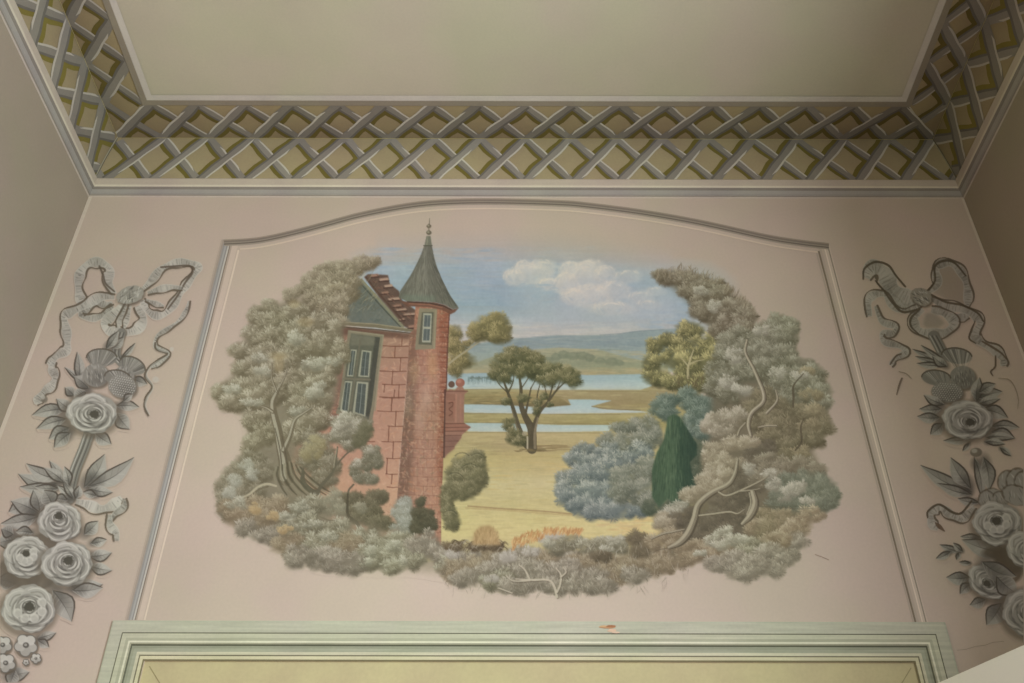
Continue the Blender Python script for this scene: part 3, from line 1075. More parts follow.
# ---- olive tree at the right of the lake
cv.cur = OTREE
TO = [(72, 70, 46), (98, 94, 62), (126, 118, 78), (158, 146, 98), (186, 172, 118)]
cl = FR(580, 300, 6.4)([(700, 190), (850, 290), (560, 250), (480, 290), (460, 400), (480, 490), (600, 360), (700, 420), (850, 420), (620, 520), (840, 540), (760, 300), (650, 270), (760, 520)])
rr = [(15, 10), (13, 11), (9, 8), (9, 8), (10, 9), (13, 9), (17, 12), (18, 14), (14, 14), (18, 8), (14, 9), (13, 10), (11, 8), (14, 10)]
foliage(cv, [(c[0], c[1], r[0], r[1]) for c, r in zip(cl, rr)] + [(718, 354, 11, 12), (720, 372, 10, 12), (714, 340, 9, 7)], TO, size=1.8, base_a=.95, contrast=1.15)
LT = (168, 154, 118)
cv.curve([(688, 378, 1.3), (688, 368, 1.1), (690, 360, .9), (693.5, 350, .5)], LT, 1, .9)
cv.curve([(688, 366, .8), (684, 361, .6), (680, 357, .3)], LT, 1, .8)
cv.curve([(690, 364, .8), (697, 361, .6), (704, 360, .3)], LT, 1, .8)
cv.curve([(672, 386, .5), (676, 380, .4)], LT, 1, .5)
for k in range(60):
    cv.dab(PR.uniform(676, 705), PR.uniform(374, 390), 2.6, .7, PR.uniform(-2.2, -1), (92, 78, 56), .5, own=2)
# ---- blue green shrubs
cv.cur = BLUE
TB2 = [(68, 82, 74), (88, 102, 92), (112, 124, 114), (140, 148, 138)]
TB = [(80, 90, 92), (100, 110, 108), (122, 129, 125), (148, 152, 146), (176, 175, 168)]
TBw = [(84, 88, 76), (104, 108, 94), (124, 126, 112), (142, 142, 130), (160, 156, 142)]
foliage(cv, [(668, 401, 13, 7), (689, 396, 13, 8), (712, 401, 14, 8), (661, 408, 12, 9), (694, 404, 13, 10), (700, 416, 12, 10), (715, 415, 12, 12), (690, 424, 10, 14), (702, 432, 12, 12), (668, 414, 10, 8)], TB2, size=1.9)
foliage(cv, [(643, 425, 18, 9), (622, 427, 11, 7), (650, 437, 16, 12), (627, 443, 15, 10), (607, 440, 9, 7)], TBw, size=1.9)
foliage(cv, [(584, 450, 13, 7), (574, 459, 11, 8), (588, 462, 14, 9), (608, 452, 14, 10), (602, 460, 13, 10), (622, 462, 16, 12), (640, 452, 14, 12), (566, 480, 11, 12), (563, 490, 8, 9)], TB, size=1.9)
foliage(cv, [(588, 475, 20, 13), (608, 470, 20, 13), (570, 496, 14, 11), (586, 496, 18, 13), (600, 494, 18, 13), (584, 506, 16, 10), (572, 506, 9, 6), (610, 508, 15, 12), (592, 513, 12, 6), (622, 510, 13, 10), (640, 508, 12, 8)],
        [(82, 92, 94), (100, 110, 110), (118, 126, 124), (142, 147, 144), (168, 168, 162)], size=2.0)
foliage(cv, [(628, 478, 20, 14), (646, 470, 12, 16), (640, 492, 16, 14), (622, 492, 14, 11), (648, 500, 10, 8)], TBw, size=2.0)
for (x, y) in ((645, 441), (630, 447), (600, 465), (616, 460), (568, 478), (583, 478)):
    for k in range(26):
        a = PR.uniform(0, 6.28)
        cv.dab(x + PR.gauss(0, 4), y + PR.gauss(0, 3), 1.8, .5, a, (170, 168, 156), .45, own=2)
foliage(cv, [(694, 462, 10, 15), (696, 478, 10, 12), (700, 450, 12, 12), (704, 466, 12, 14), (694, 484, 10, 12), (684, 498, 10, 10), (672, 506, 12, 8), (652, 508, 12, 8)], [(66, 76, 60), (84, 92, 76), (104, 108, 90)], size=1.8)
# ---- dark cypress
cv.cur = CYP
cyp = [(664, 440), (668, 417), (673, 414.2), (679, 416), (686, 427), (697, 444), (697, 455), (690, 462), (692, 474), (697, 486), (700, 489), (688, 491), (680, 499), (677, 505), (668, 499), (659, 507), (652, 497), (652, 470), (657, 452)]
cv.polygrad(cyp, [(652, (66, 88, 66)), (670, (74, 96, 72)), (682, (54, 76, 60)), (698, (48, 68, 56))], axis='x', soft=.6)
w_, m_ = cv.polymask(cyp, .6)
keep = cv.clip
cm = np.zeros((cv.h, cv.w), np.float32)
cm[w_[0]:w_[1], w_[2]:w_[3]] = m_
cv.clip = cm
for k in range(520):
    x, y = PR.uniform(652, 700), PR.uniform(416, 504)
    t = (y - 414) / 90
    ang = math.pi / 2 + (674 - x) * .008 * t
    c = PR.choice([(54, 76, 58), (86, 108, 80), (72, 96, 70), (98, 116, 88), (46, 64, 52)]) if x < 682 else PR.choice([(42, 60, 50), (58, 80, 62), (66, 86, 64)])
    cv.dab(x, y, PR.uniform(3, 8), .55, ang, c, .4, own=2)
cv.clip = keep

# ---- stepped gable house
cv.cur = HOUSE
wallp = [(336, 326), (412, 334), (410, 346), (399, 470), (398, 545), (300, 545), (285, 480), (284, 440), (300, 420), (330, 405), (335, 380), (338, 350)]
cv.polygrad(wallp, [(330, (126, 98, 82)), (338, (158, 120, 100)), (400, (172, 128, 108)), (450, (178, 134, 112)), (490, (186, 144, 116)), (540, (186, 148, 124))], soft=.5)
cv.poly([(334, 326), (347, 330), (345, 400), (338, 420), (320, 432), (290, 440), (290, 420), (325, 400)], (122, 88, 76), .85, 1.5)
cv.poly([(334, 326), (410, 334), (409, 339), (335, 334)], (104, 74, 62), .75, 1.0)
streaks(cv, (286, 336, 406, 540), [(194, 152, 128), (156, 110, 90), (190, 134, 100), (200, 160, 134), (176, 118, 98)], 1100, 4, 1.0, .4, 1.2)
streaks(cv, (290, 410, 345, 450), [(176, 108, 88), (130, 92, 78)], 140, 4, 1.0, .4, 1.2)
JN = (116, 74, 58)
A3 = lambda x, y: (320 + x / 6.4, 300 + y / 6.4)
A6 = lambda x, y: (320 + x / 6.4, 390 + y / 6.4)
for (xa, xb, y) in ((400, 565, 295), (392, 560, 368), (385, 552, 456), (400, 545, 541), (400, 540, 626)):
    cv.line([A3(xa, y - 2), A3((xa + xb) / 2, y + 2), A3(xb, y)], JN, .55, .75)
for (xa, xb, y) in ((380, 540, 46), (368, 535, 136), (435, 532, 232), (395, 525, 331), (425, 515, 438), (420, 495, 538), (430, 495, 622), (300, 350, 330)):
    cv.line([A6(xa, y - 2), A6((xa + xb) / 2, y + 2), A6(xb, y)], JN, .5, .7)
for (x, ya, yb) in ((525, 232, 295), (480, 295, 368), (515, 370, 455), (463, 455, 540), (505, 541, 626), (460, 626, 678), (412, 541, 590)):
    cv.line([A3(x + 2, ya), A3(x - 3, yb)], JN, .5, .75)
for (x, ya, yb) in ((476, 0, 46), (459, 46, 136), (485, 136, 230), (440, 232, 330), (468, 331, 438), (429, 438, 538), (460, 538, 600)):
    cv.line([A6(x + 2, ya), A6(x - 3, yb)], JN, .55, .75)
# window bay
cv.cur = HWIN
cv.poly([A3(180, 192), A3(408, 222), A3(350, 678), A6(330, 235), A6(290, 235), A6(100, 150), A3(118, 678), A3(165, 330)], (126, 118, 98), 1, .3)
cv.poly([A3(200, 215), A3(384, 238), A3(330, 678), A6(308, 190), A6(110, 120), A3(140, 678), A3(176, 340)], (96, 96, 82), 1, .3)
cv.poly([A3(350, 236), A3(384, 240), A3(330, 678), A6(308, 200), A6(290, 150), A3(300, 678)], (74, 74, 66), .9, .3)
cv.poly([A3(200, 218), A3(352, 238), A3(346, 290), A3(196, 290)], (112, 110, 94), .9, .8)
cv.line([A3(192, 200), A3(405, 226), A3(378, 440), A6(352, 130)], (142, 134, 110), .7, .8)


def pane(q, n=2):
    cv.poly(q, (152, 152, 134), .95, .25)
    c = (sum(p[0] for p in q) / 4, sum(p[1] for p in q) / 4)
    qq = [(c[0] + (p[0] - c[0]) * .70, c[1] + (p[1] - c[1]) * .90) for p in q]
    cv.poly(qq, (84, 90, 86), 1, .25)
    for i in range(1, n + 1):
        t = i / (n + 1.0)
        a = mixc(qq[0], qq[1], t)
        b = mixc(qq[3], qq[2], t)
        cv.line([a, b], (140, 148, 144), .4, .75)
        cv.line([(a[0] - .9, a[1]), (b[0] - .9, b[1])], (58, 70, 70), .4, .6)
    for t in (.33, .66):
        cv.line([mixc(qq[0], qq[3], t), mixc(qq[1], qq[2], t)], (112, 120, 112), .3, .6)


def mixc(a, b, t): return tuple(a[i] + (b[i] - a[i]) * t for i in range(len(a)))


pane([A3(198, 316), A3(236, 318), A3(212, 490), A3(172, 488)], 1)
pane([A3(268, 320), A3(330, 328), A3(314, 494), A3(244, 490)], 1)
pane([A3(160, 518), A3(208, 520), A6(178, 160), A6(128, 130)], 1)
pane([A3(236, 522), A3(310, 528), A6(290, 170), A6(208, 150)], 1)
cv.line([A3(150, 503), A3(320, 510)], (116, 110, 92), .9, .9)
cv.line([A3(258, 250), A3(222, 510), A6(195, 120)], (108, 104, 88), 1.0, .9)
# gable and coping
cv.cur = GABLE
cv.polygrad([(361, 280), (402, 325), (402, 328), (337, 323), (341, 312), (348, 298)], [(280, (98, 104, 96)), (326, (104, 108, 102))], soft=.4)
streaks(cv, (345, 296, 392, 322), [(84, 94, 90), (120, 122, 114), (108, 112, 104), (92, 104, 104)], 150, 5, 1.1, .35, 1.3)
cv.line([(352, 292), (345, 306), (338, 322)], (128, 126, 110), .8, .6)
cv.line([(361.5, 280, 1.2), (383, 304, 1.5), (403, 326, 1.6)], (128, 124, 100), 1, .95)
cv.line([(360, 283, .5), (380, 305, .6), (400, 326.5, .5)], (74, 76, 66), .6, .8)
cv.line([(337, 323.5, 1.5), (375, 326, 1.7), (416, 331, 1.6)], (116, 106, 84), 1, .95)
cv.line([(337, 321.8), (375, 324), (414, 329.4)], (146, 134, 108), .6, .8)
cv.line([(338, 326.5), (375, 329.4), (415, 333.5)], (84, 68, 56), .7, .8)
# crow steps
cv.cur = STEPS
cv.poly([(364, 277), (368, 274), (388, 275), (390, 284), (399, 291), (402, 300), (410, 306), (417, 311), (421, 318), (424, 324), (416, 331), (405, 327), (392, 312), (378, 296)], (96, 72, 62), .95, .5)
for (x0_, y0_, x1_, y1_) in ((379, 277.5, 388, 280), (384, 284, 392, 286.5), (381, 291, 388, 293), (388, 297, 399, 299.5), (393, 304, 401, 306), (396, 308, 406, 310), (403, 312.5, 417, 314.5), (408, 324.5, 416, 327), (399, 318, 404, 319.5), (371, 273.5, 378, 276)):
    cv.poly([(x0_, y0_ + 1.2), (x1_, y0_), (x1_ + 1, y1_), (x0_ + 1, y1_ + 1.2)], PR.choice([(170, 132, 114), (156, 116, 98), (176, 142, 124)]), .9, .5)
    cv.line([(x0_, y1_ + 1.6), (x1_ + 1, y1_ + .8)], (66, 44, 40), .6, .7)
cv.curve([(366, 277), (374, 288), (390, 306), (404, 322)], (84, 60, 50), .8, .7)
for k in range(60):
    t = PR.random()
    cv.dab(370 + 48 * t + PR.gauss(0, 3), 278 + 46 * t + PR.gauss(0, 3), 2, .8, .7, PR.choice([(82, 54, 48), (126, 86, 72), (140, 96, 80)]), .4, own=2)

# ---- round tower
cv.cur = TOWER
tw = [A3(612, 30), A3(600, 190), A3(575, 215), A3(545, 678), A6(525, 300), A6(496, 678), (396.5, 545), (441, 548), A6(778, 678), A6(790, 430), A6(800, 0), A3(808, 678), A3(820, 300), A3(832, 60)]
cv.polygrad(tw, [(398, (112, 86, 72)), (406, (122, 92, 76)), (416, (158, 116, 98)), (428, (166, 122, 104)), (438, (164, 116, 94)), (446, (132, 92, 74)), (450, (114, 80, 64))], axis='x', soft=.3)
w_, m_ = cv.polymask(tw, .3)
keep = cv.clip
cm = np.zeros((cv.h, cv.w), np.float32)
cm[w_[0]:w_[1], w_[2]:w_[3]] = m_ * keep[w_[0]:w_[1], w_[2]:w_[3]]
cv.clip = cm
cv.polygrad(tw, [(305, (150, 78, 56)), (345, (158, 96, 72)), (380, (170, 124, 104)), (450, (166, 122, 100)), (490, (186, 134, 108)), (548, (190, 138, 116))], a=.38)
# left shade painted as a brown glaze down to the foot, right rim red
cv.poly([A3(575, 190), A3(625, 190), A3(610, 678), A6(590, 500), A6(560, 678), (396, 545), A6(496, 678), A6(540, 0)], (112, 84, 70), .55, 1.6)
cv.poly([A3(760, 60), A3(835, 60), A3(810, 678), A6(790, 678), A6(740, 500), A3(765, 678)], (150, 84, 62), .5, 1.5)
streaks(cv, (398, 306, 450, 545), [(184, 138, 116), (144, 100, 84), (184, 122, 90), (192, 158, 132), (142, 104, 94), (136, 118, 94), (196, 150, 120)], 1500, 3.6, .9, .42, 1.6)
for i in range(26):                                    # brick courses, bowed
    y = 318 + i * 9.3
    if y > 545: break
    cv.curve([(400, y - 1.2), (415, y + .2), (430, y + 1.0), (449, y - .2)], (112, 74, 60), .45, .30, own=2)
    for k in range(5):
        x = 404 + k * 9.5 + (4.5 if i % 2 else 0) + PR.uniform(-1, 1)
        cv.line([(x, y + .8), (x - .2, y + 9)], (118, 78, 62), .4, .3, own=2)
for y in range(322, 540, 5):
    cv.line([(438 + PR.uniform(0, 4), y), (449.5, y + .5)], (112, 60, 44), .5, .5, own=2)
cv.curve([A3(832, 60), A3(818, 300), A3(806, 678), A6(798, 200), A6(792, 430)], (88, 56, 48), .8, .7)
for (x, y, c) in ((414, 372, (160, 130, 92)), (420, 420, (184, 148, 132)), (432, 366, (186, 140, 92)), (408, 404, (140, 126, 104)), (426, 398, (190, 156, 138))):
    cv.ell(x, y, 5, 12, c, .4, soft=5, own=2)
cv.clip = keep
# tower window
cv.cur = TWIN
cv.poly([A3(636, 52), A3(750, 56), A3(738, 312), A3(608, 318), A3(622, 150)], (130, 122, 100), .95, .3)
cv.poly([A3(652, 78), A3(728, 78), A3(716, 288), A3(630, 284)], (94, 92, 78), .95, .3)
cv.poly([A3(662, 84), A3(716, 86), A3(708, 272), A3(652, 270)], (156, 156, 140), .95, .25)
for (a, b, c, d) in ((669, 96, 708, 172), (664, 184, 704, 260)):
    cv.poly([A3(a, b), A3(c, b + 2), A3(c - 4, d), A3(a - 5, d)], (90, 98, 98), 1, .25)
    cv.line([A3((a + c) / 2 + 2, b), A3((a + c) / 2 - 3, d)], (132, 138, 132), .35, .8)
cv.line([A3(742, 70), A3(730, 310)], (150, 138, 108), .6, .7)
# tower roof
cv.cur = TROOF
A2 = lambda x, y: (320 + x / 6.4, 210 + y / 6.4)
roof = smooth([A2(668, 225), A2(640, 300), A2(590, 400), A2(545, 470), A2(512, 520)], 4) + [A2(505, 560), A2(560, 585), A2(640, 584), A2(740, 590), A2(800, 606), A2(850, 634), A2(888, 628)] + smooth([A2(880, 612), A2(830, 540), A2(775, 430), A2(738, 330), A2(716, 228)], 4)
cv.poly(roof, (104, 102, 92), 1, .3)
w_, m_ = cv.polymask(roof, .3)
cm = np.zeros((cv.h, cv.w), np.float32)
cm[w_[0]:w_[1], w_[2]:w_[3]] = m_
cv.clip = cm
for k in range(420):
    t = PR.random() ** .6
    s_ = PR.random()
    y = 246 + t * 60
    xl_ = np.interp(y, [246, 257, 272, 284, 296, 306], [424.5, 420, 412, 405, 400, 397])
    xr_ = np.interp(y, [246, 262, 277, 294, 310], [431.5, 435, 441, 449.5, 459])
    x = xl_ + (xr_ - xl_) * s_
    ang = math.atan2(1, (s_ - .45) * 1.0)
    b = 1 - abs(s_ - .38) * 1.5
    cv.dab(x, y, PR.uniform(3, 7), .55, ang, ramp([(72, 72, 66), (94, 92, 84), (112, 110, 100), (132, 129, 118)], b + PR.gauss(0, .2)), .5, own=2)
cv.poly([A2(516, 540), A2(740, 548), A2(735, 590), A2(540, 585)], (108, 122, 108), .5, 1.5)
cv.clip = keep
cv.poly([A2(512, 584), A2(640, 586), A2(740, 592), A2(800, 608), A2(850, 636), A2(888, 628), A2(862, 655), A2(835, 668), A2(780, 640), A2(700, 622), A2(560, 616)], (112, 74, 60), .95, .35)
cv.line([A2(560, 588), A2(700, 596), A2(790, 614), A2(840, 640)], (70, 50, 44), .6, .8)
cv.line([A2(570, 600), A2(700, 606), A2(780, 624)], (150, 96, 76), .6, .7)
cv.poly([A2(668, 226), A2(682, 165), A2(708, 165), A2(716, 226)], (112, 112, 98), 1, .3)
cv.line([A2(690, 168), A2(684, 222)], (138, 136, 118), .6, .7)
cv.line([A2(664, 228), A2(718, 228)], (84, 84, 72), .6, .8)
cv.ell(*A2(697, 145), 2.7, 2.3, (106, 98, 82), 1, .6)
cv.ell(*A2(693, 141), 1.2, 1.0, (150, 142, 122), .8, .6)
cv.ell(*A2(697, 103), 2.5, 2.1, (112, 100, 84), 1, .6)
cv.ell(*A2(693, 99), 1.0, .9, (152, 142, 122), .8, .6)
cv.line([A2(697, 132), A2(697, 114)], (112, 104, 88), .6, .9)
cv.line([A2(698, 90) + (.6,), A2(701, 50) + (.3,)], (104, 98, 84), .5, .9)

# ---- corbelled corner turret with ball finials
cv.cur = TURRET
cv.ell(*A3(842, 540), 3.3, 3.3, (104, 78, 66), 1, .6)
cv.ell(*A3(897, 530), 4.6, 4.4, (150, 92, 78), 1, .6)
cv.ell(*A3(890, 520), 2.4, 2.0, (182, 122, 104), .7, 1.4)
cv.poly([A3(806, 592), A3(830, 568), A3(860, 580), A3(880, 556), A3(915, 556), A3(925, 578), A3(948, 582), A3(925, 606), A3(922, 678), A6(922, 212), A6(966, 238), A6(906, 290), A6(905, 308), A6(862, 360), A6(862, 375), A6(812, 412), A6(795, 440), A6(798, 0), A3(806, 640)], (150, 106, 90), 1, .35)
cv.poly([A3(808, 600), A3(868, 600), A6(868, 200), A6(800, 200)], (140, 94, 78), .7, .5)
cv.line([A3(872, 604), A6(868, 205)], (170, 116, 98), .9, .7)
cv.line([A3(900, 604), A6(900, 205)], (166, 112, 96), .8, .5)
cv.poly([A6(800, 208), A6(922, 212), A6(966, 238), A6(930, 262), A6(800, 262)], (152, 100, 84), .8, .4)
for y, x2 in ((214, 925), (238, 960), (262, 930), (290, 905), (326, 885), (362, 860)):
    cv.line([A6(802, y + 2), A6(x2, y)], (100, 64, 54), .45, .7)
cv.poly([A6(800, 290), A6(905, 292), A6(860, 365), A6(796, 438)], (120, 84, 76), .55, 1.2)
cv.line([A3(812, 584), A3(945, 584)], (112, 70, 58), .6, .8)
cv.curve([A6(825, 85), A6(848, 78), A6(850, 100), A6(826, 122), A6(848, 145), A6(826, 165)], (104, 62, 52), .6, .7)
cv.line([A6(812, 72), A6(858, 72), A6(858, 178)], (168, 108, 92), .5, .6)
cv.line([A6(800, 0), A6(798, 200), A6(794, 430)], (84, 56, 52), .8, .8)

# ---- shrubs at the tower's right foot
cv.cur = SHRUB
TS = [(86, 82, 58), (106, 101, 72), (126, 119, 88), (150, 139, 108)]
foliage(cv, [(476, 457, 10, 7), (466, 466, 15, 12), (478, 469, 11, 12), (458, 475, 14, 13), (474, 478, 14, 12), (468, 482, 17, 11), (462, 490, 18, 10), (450, 492, 9, 12), (449, 512, 8, 9), (452, 520, 9, 10), (446, 503, 7, 9)], TS, size=1.6, base_a=.95, contrast=1.1)
for (cx, cy, r) in ((462, 460, 8), (470, 472, 9), (455, 480, 8), (450, 516, 6), (477, 459, 6)):
    a0 = PR.uniform(3.3, 3.9)
    pts = [(cx + r * math.cos(a0 + i * .35), cy + r * .8 * math.sin(a0 + i * .35)) for i in range(7)]
    cv.line(pts, (142, 134, 104), .45, .45, own=2)
    cv.line([(p[0], p[1] - 1) for p in pts], (76, 74, 54), .5, .5, own=2)

# ---- left trees
cv.cur = LFOL
UC = (124, 116, 96)
cv.poly([(240, 350), (256, 312), (290, 300), (330, 300), (342, 330), (336, 400), (322, 425), (300, 440), (292, 470), (312, 490), (330, 500), (330, 530), (250, 535), (224, 515), (222, 490), (246, 462), (250, 440), (244, 415), (222, 405), (216, 392), (236, 372)], UC, .92, 3)
TW = [(102, 91, 71), (120, 109, 89), (140, 128, 107), (161, 149, 128), (176, 166, 146)]
TG = [(98, 89, 68), (119, 110, 88), (140, 131, 109), (161, 153, 132), (182, 175, 157)]
foliage(cv, [(372, 261, 9, 5), (362, 264, 14, 8), (350, 268, 16, 9), (336, 270, 14, 10), (324, 272, 12, 9), (316, 280, 14, 11), (330, 282, 18, 12), (346, 280, 16, 11), (322, 294, 16, 12), (338, 294, 16, 11), (350, 290, 9, 12), (312, 300, 12, 12),
             (291, 296, 8, 7), (330, 306, 16, 10), (302, 288, 8, 6)], TW, size=1.8, base_a=.6, dens=1.2, contrast=.9)
for k in range(240):
    x, y = PR.uniform(312, 376), PR.uniform(262, 310)
    if y < 300 - (x - 300) * .5: continue
    cv.dab(x, y, PR.uniform(3, 6), .45, PR.uniform(-1.3, -.5), PR.choice([(100, 86, 62), (170, 158, 128), (126, 110, 80)]), .35, own=2)
foliage(cv, [(341, 308, 8, 12), (346, 298, 7, 8), (338, 322, 9, 8)], TW, size=1.7, base_a=.6)
foliage(cv, [(254, 313, 8, 10), (270, 306, 9, 8), (266, 322, 14, 12), (284, 318, 14, 12), (298, 314, 12, 12), (252, 332, 9, 9), (240, 350, 12, 9), (262, 338, 16, 12), (284, 336, 20, 14), (306, 330, 18, 14), (322, 322, 16, 12), (300, 350, 20, 12), (322, 343, 20, 12),
             (334, 334, 10, 14), (338, 350, 12, 10), (266, 354, 18, 12), (244, 368, 14, 10), (262, 374, 16, 10), (284, 362, 16, 12)], TG, size=1.9, base_a=.88)
foliage(cv, [(224, 392, 13, 12), (240, 392, 16, 14), (252, 384, 16, 12), (232, 403, 15, 9), (256, 400, 18, 11), (272, 392, 14, 14), (284, 386, 14, 14), (306, 388, 18, 14), (322, 378, 14, 12), (300, 404, 18, 12), (318, 400, 14, 14), (330, 366, 14, 8), (344, 358, 8, 5),
             (300, 374, 14, 10), (256, 420, 13, 11), (264, 434, 14, 12), (252, 444, 11, 11), (306, 422, 14, 13), (318, 418, 12, 12), (292, 432, 12, 11), (300, 436, 8, 7)], TG, size=1.9, base_a=.88)
LL = [(120, 116, 98), (150, 146, 128), (174, 170, 154), (190, 186, 172)]
foliage(cv, [(232, 390, 10, 6), (312, 365, 13, 6), (330, 360, 12, 4.5), (312, 393, 10, 6), (262, 372, 9, 5), (252, 402, 12, 4), (296, 410, 9, 5), (262, 357, 10, 5), (318, 386, 8, 5), (296, 338, 11, 6)], LL, size=1.6, base_a=.3, dens=.9)
# warm gaps
for (x, y, rx, ry) in ((279, 364, 5, 9), (306, 322, 8, 5), (294, 304, 6, 4), (278, 356, 9, 4)):
    cv.ell(x, y, rx, ry, (156, 138, 98), .45, soft=3, own=2)
cv.cur = LTRUNK
TD, TL = (108, 98, 78), (166, 160, 142)
for pts in ([(286, 478, 8), (285, 462, 6.5), (281, 446, 5), (278, 430, 4.2), (274, 414, 3.6), (273, 402, 3.2), (277, 392, 2.4), (280, 384, 1.6)],
            [(284, 450, 3), (290, 436, 2.4), (295, 420, 1.9), (304, 413, 1.4), (313, 407, .8)],
            [(273, 412, 1.9), (267, 408, 1.3), (260, 406, .6)], [(277, 392, 1.2), (272, 378, .9), (272, 364, .6)], [(279, 388, 1.2), (286, 374, .8), (288, 362, .5)]):
    cv.curve(pts, TD, 1, .92)
    cv.curve([(p[0] - p[2] * .35, p[1], p[2] * .42) for p in pts], TL, 1, .8)
cv.curve([(282, 470, .7), (280, 450, .6), (275, 428, .5)], (84, 76, 60), 1, .7)
cv.curve([(289, 474, .8), (286, 456, .7), (282, 436, .5)], (92, 82, 66), 1, .6)
cv.cur = LFOL
foliage(cv, [(250, 460, 15, 11), (238, 474, 17, 13), (228, 486, 14, 14), (232, 500, 16, 15), (228, 512, 12, 9), (258, 474, 17, 13), (250, 492, 18, 13), (262, 470, 12, 10), (320, 450, 15, 18), (312, 440, 12, 12), (306, 460, 13, 15), (330, 466, 12, 12), (322, 478, 15, 10)],
        [(98, 90, 70), (118, 110, 90), (138, 130, 110), (162, 154, 136)], size=1.8, base_a=.8)
foliage(cv, [(236, 480, 9, 7), (230, 492, 8, 7), (252, 474, 8, 6), (246, 464, 7, 5)], [(136, 134, 120), (160, 157, 144), (180, 177, 166)], size=1.5, base_a=.25)
foliage(cv, [(316, 446, 8, 12), (308, 452, 7, 9)], [(128, 116, 84), (150, 140, 106), (164, 154, 122)], size=1.6, base_a=.4)
cv.cur = LTRUNK
for i in range(12):
    x0_ = 274 + i * 2.2
    cv.curve([(x0_ + 2, 462 + abs(i - 6), .8), (x0_ + i * .9, 476, 1.0), (x0_ + 4 + i * 1.9, 488, 1.0), (x0_ + 8 + i * 2.7, 495, .6)], (88, 82, 64) if i % 2 else (134, 126, 104), 1, .75)
cv.curve([(233, 501, .7), (248, 495, 1.0), (258, 487, 1.1), (267, 484, 1.2), (276, 486, 1.0)], (172, 162, 138), 1, .9)
cv.curve([(234, 502.5, .5), (249, 497, .8), (259, 489.5, .8), (268, 486.5, .8)], (100, 90, 70), 1, .6)
cv.curve([(303, 472, 1.7), (303, 482, 2.6), (310, 490, 2.8), (318, 493, 2.4)], (92, 88, 70), 1, .85)

# ---- sapling in front of the house
cv.cur = SAP
B5 = lambda x, y: (200 + x / 6.4, 430 + y / 6.4)
BR = (100, 94, 76)
cv.curve([B5(880, 110) + (.8,), B5(872, 170) + (1.0,), B5(862, 240) + (1.3,), B5(835, 290) + (1.5,), B5(780, 350) + (1.7,), B5(745, 400) + (1.7,), B5(690, 365) + (1.4,), B5(655, 300) + (1.3,), B5(660, 250) + (1,)], BR, 1, .95)
cv.curve([B5(862, 240) + (.9,), B5(930, 160) + (.8,), B5(1000, 110) + (.5,)], BR, 1, .9)
cv.curve([B5(878, 115) + (.4,), B5(866, 175) + (.5,), B5(856, 240) + (.5,)], (158, 150, 126), 1, .7)
cv.curve([A6(215, 605) + (.9,), A6(185, 640) + (1.0,), (348.5, 496, 1.1), (348, 510, 1.2), (350, 519, 1.4)], BR, 1, .95)
TSp = [(98, 94, 74), (118, 114, 94), (140, 136, 116), (160, 156, 138), (178, 174, 160)]
foliage(cv, [(352, 421, 13, 10), (340, 424, 11, 9), (346, 432, 14, 12), (358, 432, 13, 13), (338, 436, 9, 9), (362, 424, 9, 9), (352, 444, 10, 6)], TSp, size=1.6, base_a=.9)
foliage(cv, [(366, 430, 8, 10), (360, 440, 8, 7)], [(92, 90, 66), (108, 106, 80), (124, 120, 94)], size=1.5, base_a=.6)
foliage(cv, [(343, 422, 8, 7), (338, 429, 6, 6), (347, 416, 6, 4)], LL, size=1.4, base_a=.4)
foliage(cv, [(371, 452, 9, 8), (377, 460, 7, 9), (357, 469, 8, 8), (364, 478, 10, 7), (366, 463, 7, 8), (373, 480, 6, 5)], [(92, 91, 71), (110, 107, 87), (131, 127, 107), (158, 153, 135)], size=1.4, base_a=.9)
foliage(cv, [(357, 464, 4, 5), (370, 450, 5, 4)], LL, size=1.2, base_a=.3)
B7 = lambda x, y: (320 + x / 6.4, 480 + y / 6.4)
foliage(cv, [(374, 498, 12, 8), (382, 496, 7, 6), (366, 506, 10, 9), (354, 500, 8, 11), (372, 512, 10, 10), (346, 500, 6, 9), (362, 518, 12, 8), (380, 524, 14, 9), (350, 514, 7, 9)], [(80, 76, 56), (98, 92, 70), (114, 108, 84), (132, 124, 98)], size=1.6, base_a=.92)
foliage(cv, [(361, 508, 6, 6), (335, 498, 6, 12), (328, 506, 8, 10), (340, 508, 7, 9)], [(112, 108, 88), (140, 136, 114), (160, 156, 134)], size=1.5, base_a=.7)
foliage(cv, [(404, 502, 9, 7), (400, 512, 9, 11), (408, 516, 11, 12), (404, 528, 14, 10)], [(118, 118, 104), (136, 136, 124), (154, 154, 146), (168, 168, 162)], size=1.5, base_a=.92)
foliage(cv, [(420, 502, 6, 5), (418, 512, 8, 7), (428, 514, 7, 6), (428, 524, 9, 9), (420, 526, 10, 10)], [(72, 70, 52), (90, 86, 66), (108, 102, 80)], size=1.4, base_a=.92)
cv.cur = LTRUNK
cv.curve([B7(178, 90) + (1.0,), B7(176, 160) + (1.2,), B7(182, 230) + (1.5,), B7(240, 280) + (1.7,), B7(280, 350) + (1.7,), B7(330, 388) + (1.5,), B7(430, 404) + (.7,)], (84, 78, 60), 1, .95)
cv.curve([B7(0, 235) + (.6,), B7(70, 262) + (.9,), B7(130, 262) + (1.1,), B7(190, 262) + (1.2,)], (84, 78, 60), 1, .9)
cv.curve([B7(350, 300) + (.6,), B7(355, 380) + (.8,)], (84, 78, 60), 1, .8)

